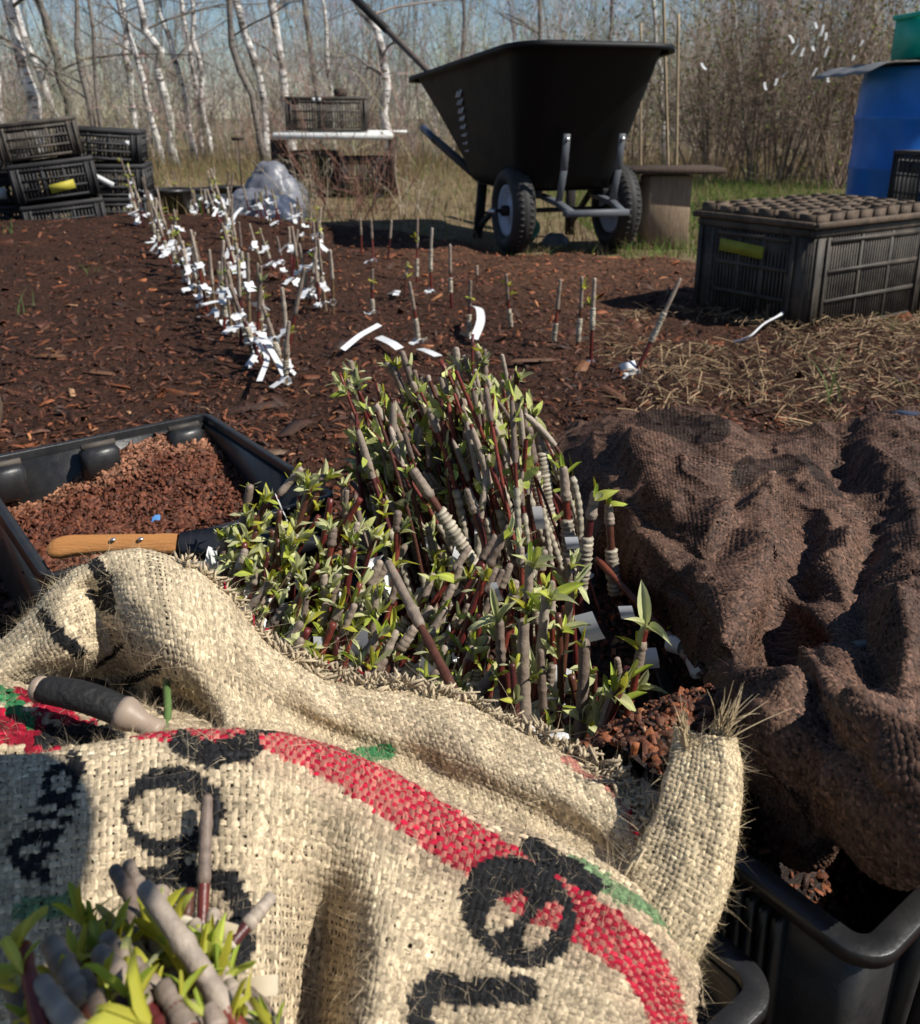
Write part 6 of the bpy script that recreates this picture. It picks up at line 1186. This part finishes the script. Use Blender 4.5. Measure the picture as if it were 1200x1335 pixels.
# right leafy bunch, upright thick stems with silvery rosettes
for i, (tp_, bs_, r_, Yt_, rad_, lab, cl_) in enumerate([
  ((683, 812), (688, 960), .0052, .545, (.30, 1.0), 'thick upright sapling with a blunt grey wax top in the right bunch', [(.55, 4, 1.1), (.99, 2, .8)]),
  ((762, 838), (752, 985), .0050, .535, (.34, 1.0), 'thick brown sapling with a short side shoot, next to the white tags', [(.97, 3, .8), (.5, 4, 1.2)]),
  ((652, 812), (660, 940), .0040, .56, (.7, 1.0), 'sapling crowned by the large silvery rosette left of the blunt one', [(.98, 6, 1.35), (.86, 4, 1.1)]),
  ((712, 775), (700, 930), .0042, .57, (.5, 1.0), 'sapling with a grey stem and silvery leaf tuft behind the blunt one', [(.97, 6, 1.4), (.85, 4, 1.1)]),
  ((690, 740), (690, 900), .0040, .60, (.75, 1.0), 'sapling with folded silvery leaves at the top of the right bunch', [(.97, 6, 1.25), (.8, 3, 1.0)]),
  ((655, 700), (610, 820), .0038, .64, (.75, 1.0), 'sapling ending in a pale bud above the right bunch', [(.97, 5, 1.1)]),
  ((745, 760), (730, 930), .0036, .58, (.75, 1.0), 'thin sapling with narrow yellowish leaves in the right bunch', [(.97, 4, 1.0), (.75, 3, 1.0)]),
  ((728, 800), (726, 950), .0036, .56, None, 'slim sapling half hidden by leaves in the right bunch', [(.9, 4, 1.2), (.7, 4, 1.0), (.45, 3, 1.0)]),
  ((800, 905), (775, 990), .0042, .52, (.6, 1.0), 'sapling holding the big fresh green rosette at the right edge', [(.98, 6, 1.55), (.8, 5, 1.35), (.6, 2, 1.2)]),
  ((842, 815), (800, 985), .0040, .535, (.75, .9), 'sapling with one tall pointed green leaf at the right edge', [(.99, 3, 1.5), (.85, 3, 1.25), (.65, 3, 1.1)]),
  ((820, 870), (770, 1000), .0046, .52, None, 'dark red sapling slanting at the foot of the green rosette', [(.9, 2, 1.1)]),
  ((705, 850), (712, 990), .0034, .54, (.6, 1.0), 'slim sapling in front of the white tags', [(.8, 4, 1.1), (.5, 3, .9)]),
  ((668, 865), (676, 960), .0034, .53, None, 'low leafy sapling before the thick blunt one', [(.9, 3, 1.0), (.6, 3, .9)])]):
    a = PY(*bs_, Yt_ - .015); b = PY(*tp_, Yt_); sapling(a + (a - b) * .3, b, r_ * .78, lab, gB, rad_, None, cl_, .0185, [(.25, .03, .012, R.randn(3))] if i % 3 == 0 else (), .05, mix=.78, yel=.1, waxf=1.25)
_r0 = [(640, 770), (665, 790), (672, 760), (700, 800), (720, 760), (735, 790), (690, 780), (655, 850), (720, 870), (700, 880), (745, 880), (775, 870), (790, 900), (650, 900), (690, 915), (730, 920), (765, 930), (710, 720), (680, 715), (740, 730), (630, 735), (625, 800), (805, 860), (670, 830), (610, 860)]
for i, (tx, ty) in enumerate(sorted(_r0)):
    Y = .535 + .11 * (930 - ty) / 200 + R.randn() * .012; tp = PY(tx, ty, Y); b = PY(tx + R.randn() * 22, ty + 150, Y - .015)
    sapling(b, tp, .0027 * (.8 + .5 * R.rand()), f'slim leafy sapling of the right bunch, {nth(i)} tip from the left', gB, (.82 + .05 * R.randn(), 1.0) if R.rand() < .65 else None, (.3, .55) if R.rand() < .35 else None, [(.45 + .55 * R.rand(), R.randint(4, 7), 1.0) for _ in range(R.choice([2, 3, 3]))], .0185, [(.3, .03, .012, R.randn(3))] if R.rand() < .3 else (), .07, mix=.76, yel=.12, waxf=1.3, spread=.45)
# forked dark twig in the middle, fallen stem on the compost
P_ = [PR(600, 915, .56), PR(548, 805, .60), PR(507, 735, .63)]
sapling(P_[0], P_[2], .0030, 'forked sapling with a long grey waxed top crossing the dark gap', gB, (.5, 1.0), None, [(.98, 2, .8)], .02, (), .02, mix=0, yel=.8)
o = sapling(PZ(955, 918, .16), PZ(778, 728, .20), .0038, 'long red brown sapling fallen across the compost beside the brown cover', gB, None, None, [(.45, 2, .5), (.3, 2, .5)], .016, [(.22, .03, .014, np.array([1., .2, .1])), (.35, .03, .014, np.array([.6, .4, .3]))], .02, col=(.15, .04, .022), lowwax=(.22, .42))
# loose tags stuck between the stems
gT = 'white plant tags stuck between the bundled stems'
for i, (px_, py_, Y, L, wd_, dr, lab) in enumerate([(760, 800, .60, .04, .026, (.5, -.1, -1), 'large bright white tag in the right bunch'), (815, 790, .62, .022, .018, (.3, .2, -1), 'small square white tag on the compost above the fallen stem'), (845, 845, .58, .025, .02, (.2, -.3, -1), 'white tag behind the tall pointed leaf'), (735, 870, .58, .035, .022, (-.2, 0, -1), 'white tag low between the thick stems'), (545, 870, .60, .05, .04, (.8, -.3, -.3), 'broad white tag lying in the dark gap by the sack hem'), (560, 700, .76, .04, .016, (.2, 0, -1), 'white tag under the taped stems, left one'), (600, 715, .76, .05, .018, (-.3, 0, -1), 'white tag under the taped stems, middle one'), (665, 640, .82, .05, .016, (.1, 0, -1), 'narrow white tag upright beside the red stems'), (700, 660, .80, .04, .016, (.2, 0, -1), 'white tag upright by the right flank of the bundle'), (640, 760, .68, .03, .018, (.3, 0, -.8), 'white tag beside the pale bud'), (415, 830, .62, .03, .014, (.1, 0, -1), 'narrow white tag low in the leafy left bundle'), (470, 820, .66, .06, .03, (-.2, 0, -1), 'grey translucent tag standing in the gap beside the leafy left bundle'), (690, 720, .72, .03, .016, (.6, 0, -.7), 'curled white tag above the silvery rosettes'), (905, 872, .54, .014, .012, (.5, 0, -.6), 'tiny white tag at the end of the fallen stem'), (575, 755, .72, .035, .02, (.7, 0, -.6), 'white tag deep under the bundle, tilted'), (625, 690, .78, .04, .015, (0, 0, -1), 'white strip between red stems, centre of the bundle'), (745, 700, .74, .02, .02, (.2, 0, -1), 'white tag scrap behind the three taped saplings')]):
    p = PY(px_, py_, Y); L *= .62; wd_ *= .62; d = norm(np.array(dr, float)); t = np.linspace(0, 1, 8); n_ = norm(np.cross(d, [0.3, 1, .1])); P = d * (t * L)[:, None] + np.array([0, -1, 0]) * (.25 * L * np.sin(t * 3))[:, None]; mb = MB(); ribbons(mb, P[None], np.full((1, 8), wd_ / 2), n_[None], np.ones((1, 3))); tag(mb.build('plant_tag', M['film' if 'grey' in lab else 'white'], None, True, loc=p), lab, 'plant tag', gT)
# nearest bundle, lower left corner
gN = 'grafted saplings in the nearest bundle'
for i, (tp_, bs_, r_, rt_, wax_, wr_, lab, cl_, lf) in enumerate([
  ((270, 1042), (262, 1240), .0046, .425, (.55, 1.0), (.18, .34), 'tallest near sapling with grey wax tip rising against the printed ring', [(.30, 2, 1.0)], .026),
  ((352, 1172), (270, 1270), .0050, .395, (.68, 1.0), (.05, .52), 'near sapling with cream tape and waxed tip leaning over the sack', [], .02),
  ((248, 1160), (236, 1270), .0048, .395, None, (.3, .72), 'near taped sapling with an upright pair of leaves', [(.7, 3, 1.2)], .03),
  ((278, 1192), (272, 1290), .0050, .39, (.62, 1.0), None, 'near sapling with round wax knob and amber stem', [(.7, 3, 1.0)], .022),
  ((190, 1160), (300, 1330), .0062, .365, (.22, 1.0), None, 'thick near sapling with long grey waxed top slanting down to the right', [(.85, 2, .8)], .02),
  ((150, 1135), (205, 1230), .0050, .40, (.45, 1.0), None, 'near sapling with twin pinkish cut buds at the shade edge', [(.5, 2, .8)], .022),
  ((168, 1128), (215, 1225), .0048, .402, (.5, 1.0), None, 'near sapling with a blunt pink cut top, second at the shade edge', [], .022),
  ((132, 1245), (200, 1330), .0070, .36, (.3, 1.0), None, 'fat grey waxed sapling, lower of the two lying side by side', [(.6, 3, .7)], .02),
  ((140, 1225), (215, 1300), .0060, .37, (.3, 1.0), None, 'fat grey waxed sapling, upper of the two lying side by side', [(.7, 2, .8)], .022),
  ((68, 1232), (130, 1340), .0068, .355, (.4, 1.0), None, 'grey waxed sapling in the shade, upper one', [(.7, 2, 1.0)], .03),
  ((55, 1285), (120, 1370), .0066, .345, (.3, 1.0), None, 'grey waxed sapling in the shade, lower one', [], .03),
  ((300, 1285), (340, 1380), .0052, .365, (.62, 1.0), (.1, .5), 'near sapling with a round wax end and tape by the photo bottom', [(.4, 3, .8)], .02),
  ((215, 1290), (255, 1370), .0066, .35, (.4, 1.0), None, 'near sapling with pink grey waxed side below the curled leaf', [(.8, 4, 1.1)], .024),
  ((275, 1320), (300, 1400), .0060, .345, (.5, 1.0), None, 'near sapling at the photo bottom with yellow buds', [(.9, 4, .8)], .024),
  ((160, 1300), (180, 1400), .0056, .345, None, None, 'near sapling hidden under the hanging yellow green leaves', [(.95, 4, 1.1), (.7, 3, 1.0)], .03),
  ((30, 1230), (60, 1360), .0050, .35, None, None, 'shaded leafy sapling at the left photo edge', [(.98, 4, 1.1), (.75, 3, 1.0)], .028),
  ((110, 1275), (150, 1370), .0056, .35, (.5, 1.0), None, 'shaded sapling with small yellow green buds', [(.8, 4, .8)], .024),
  ((240, 1225), (262, 1330), .0056, .375, (.75, 1.0), None, 'near sapling carrying the long curled green shoot', [(.9, 4, 1.2), (.6, 3, 1.0)], .03),
  ((205, 1330), (215, 1420), .0050, .335, None, None, 'lowest near sapling with broad leaves at the photo bottom', [(.98, 5, 1.2)], .034)]):
    rt_ -= .018; a = PR(*bs_, rt_ - .01); b = PR(*tp_, rt_); sapling(a + (a - b) * .25, b, r_ * .49, lab, gN, wax_, wr_, cl_, lf * .44, (), .04, mix=.12, yel=.45, waxf=1.18, sides=12)
for i, (x, y) in enumerate(sorted([(x0 + R.randint(-14, 15), y0 + R.randint(-12, 13)) for x0, y0 in [(95, 1255), (120, 1215), (160, 1210), (185, 1250), (205, 1215), (225, 1255), (150, 1270), (250, 1280), (200, 1290), (285, 1300), (240, 1310), (110, 1300), (170, 1310), (175, 1185), (215, 1165), (255, 1215), (262, 1280), (300, 1270), (330, 1290), (190, 1230), (140, 1245), (90, 1290), (235, 1265), (280, 1335), (195, 1330), (150, 1200), (60, 1310), (310, 1320), (20, 1280), (270, 1245), (130, 1320), (225, 1190)]])):
    rt_ = .372 - .03 * (y - 1190) / 130; b = PR(x + 30 + R.randn() * 20, y + 110, rt_ - .012); tp = PR(x, y, rt_)
    sapling(b, tp, .0027 * (.8 + .4 * R.rand()), f'small waxed sapling tip low in the nearest bundle, {nth(i)} from the left', gN, (.4 + .2 * R.rand(), 1.0), None, [(.5 + .5 * R.rand(), R.randint(3, 6), 1.0) for _ in range(R.choice([1, 2, 2]))], 0.0135, (), .08, mix=.1, yel=.5, waxf=1.2, sides=10, spread=.5)
for (px_, py_, r_, L, wd_, dr, lab, m_) in [(284, 1236, .375, .010, .009, (.35, .3, 1), 'stiff cream tape end standing by the taped near sapling', 'creamtag'), (312, 1290, .365, .013, .006, (1, .1, .05), 'cream tape strip sticking out to the right in the near bundle', 'creamtag'), (108, 1352, .335, .009, .010, (.1, -.1, 1), 'clear curled plastic tag at the photo bottom left', 'terra')]:
    if 'creamtag' not in M: M['creamtag'] = mat('cream_tag', (.55, .46, .32), .6, .3, nscale=60, namt=.3)
    p = PR(px_, py_, r_); d = norm(np.array(dr, float)); t = np.linspace(0, 1, 8); sd = norm(np.cross(d, CAMP - p)); P = d * (t * L)[:, None] + norm(CAMP - p) * (.15 * L * np.sin(t * 3))[:, None]; mb = MB(); ribbons(mb, P[None], np.full((1, 8), wd_ / 2), sd[None], np.ones((1, 3))); tag(mb.build('tape_tag', M[m_], None, True, loc=p), lab, 'tape tag')
# dark pot that holds the nearest bundle, mostly below the frame
q = PR(120, 1640, .42); mb = MB(); root = thing('nursery_pot', 'dark pot holding the nearest sapling bundle at the bottom edge', 'plant pot', (q[0], q[1], .05)); mb.lathe([(0, 0), (.035, 0), (.045, q[2] - .05), (.05, q[2] - .05), (.05, q[2] - .04), (.042, q[2] - .04), (.04, q[2] - .09), (0, q[2] - .09)], seg=28); mb.build('body', M['plastic'], root, True)
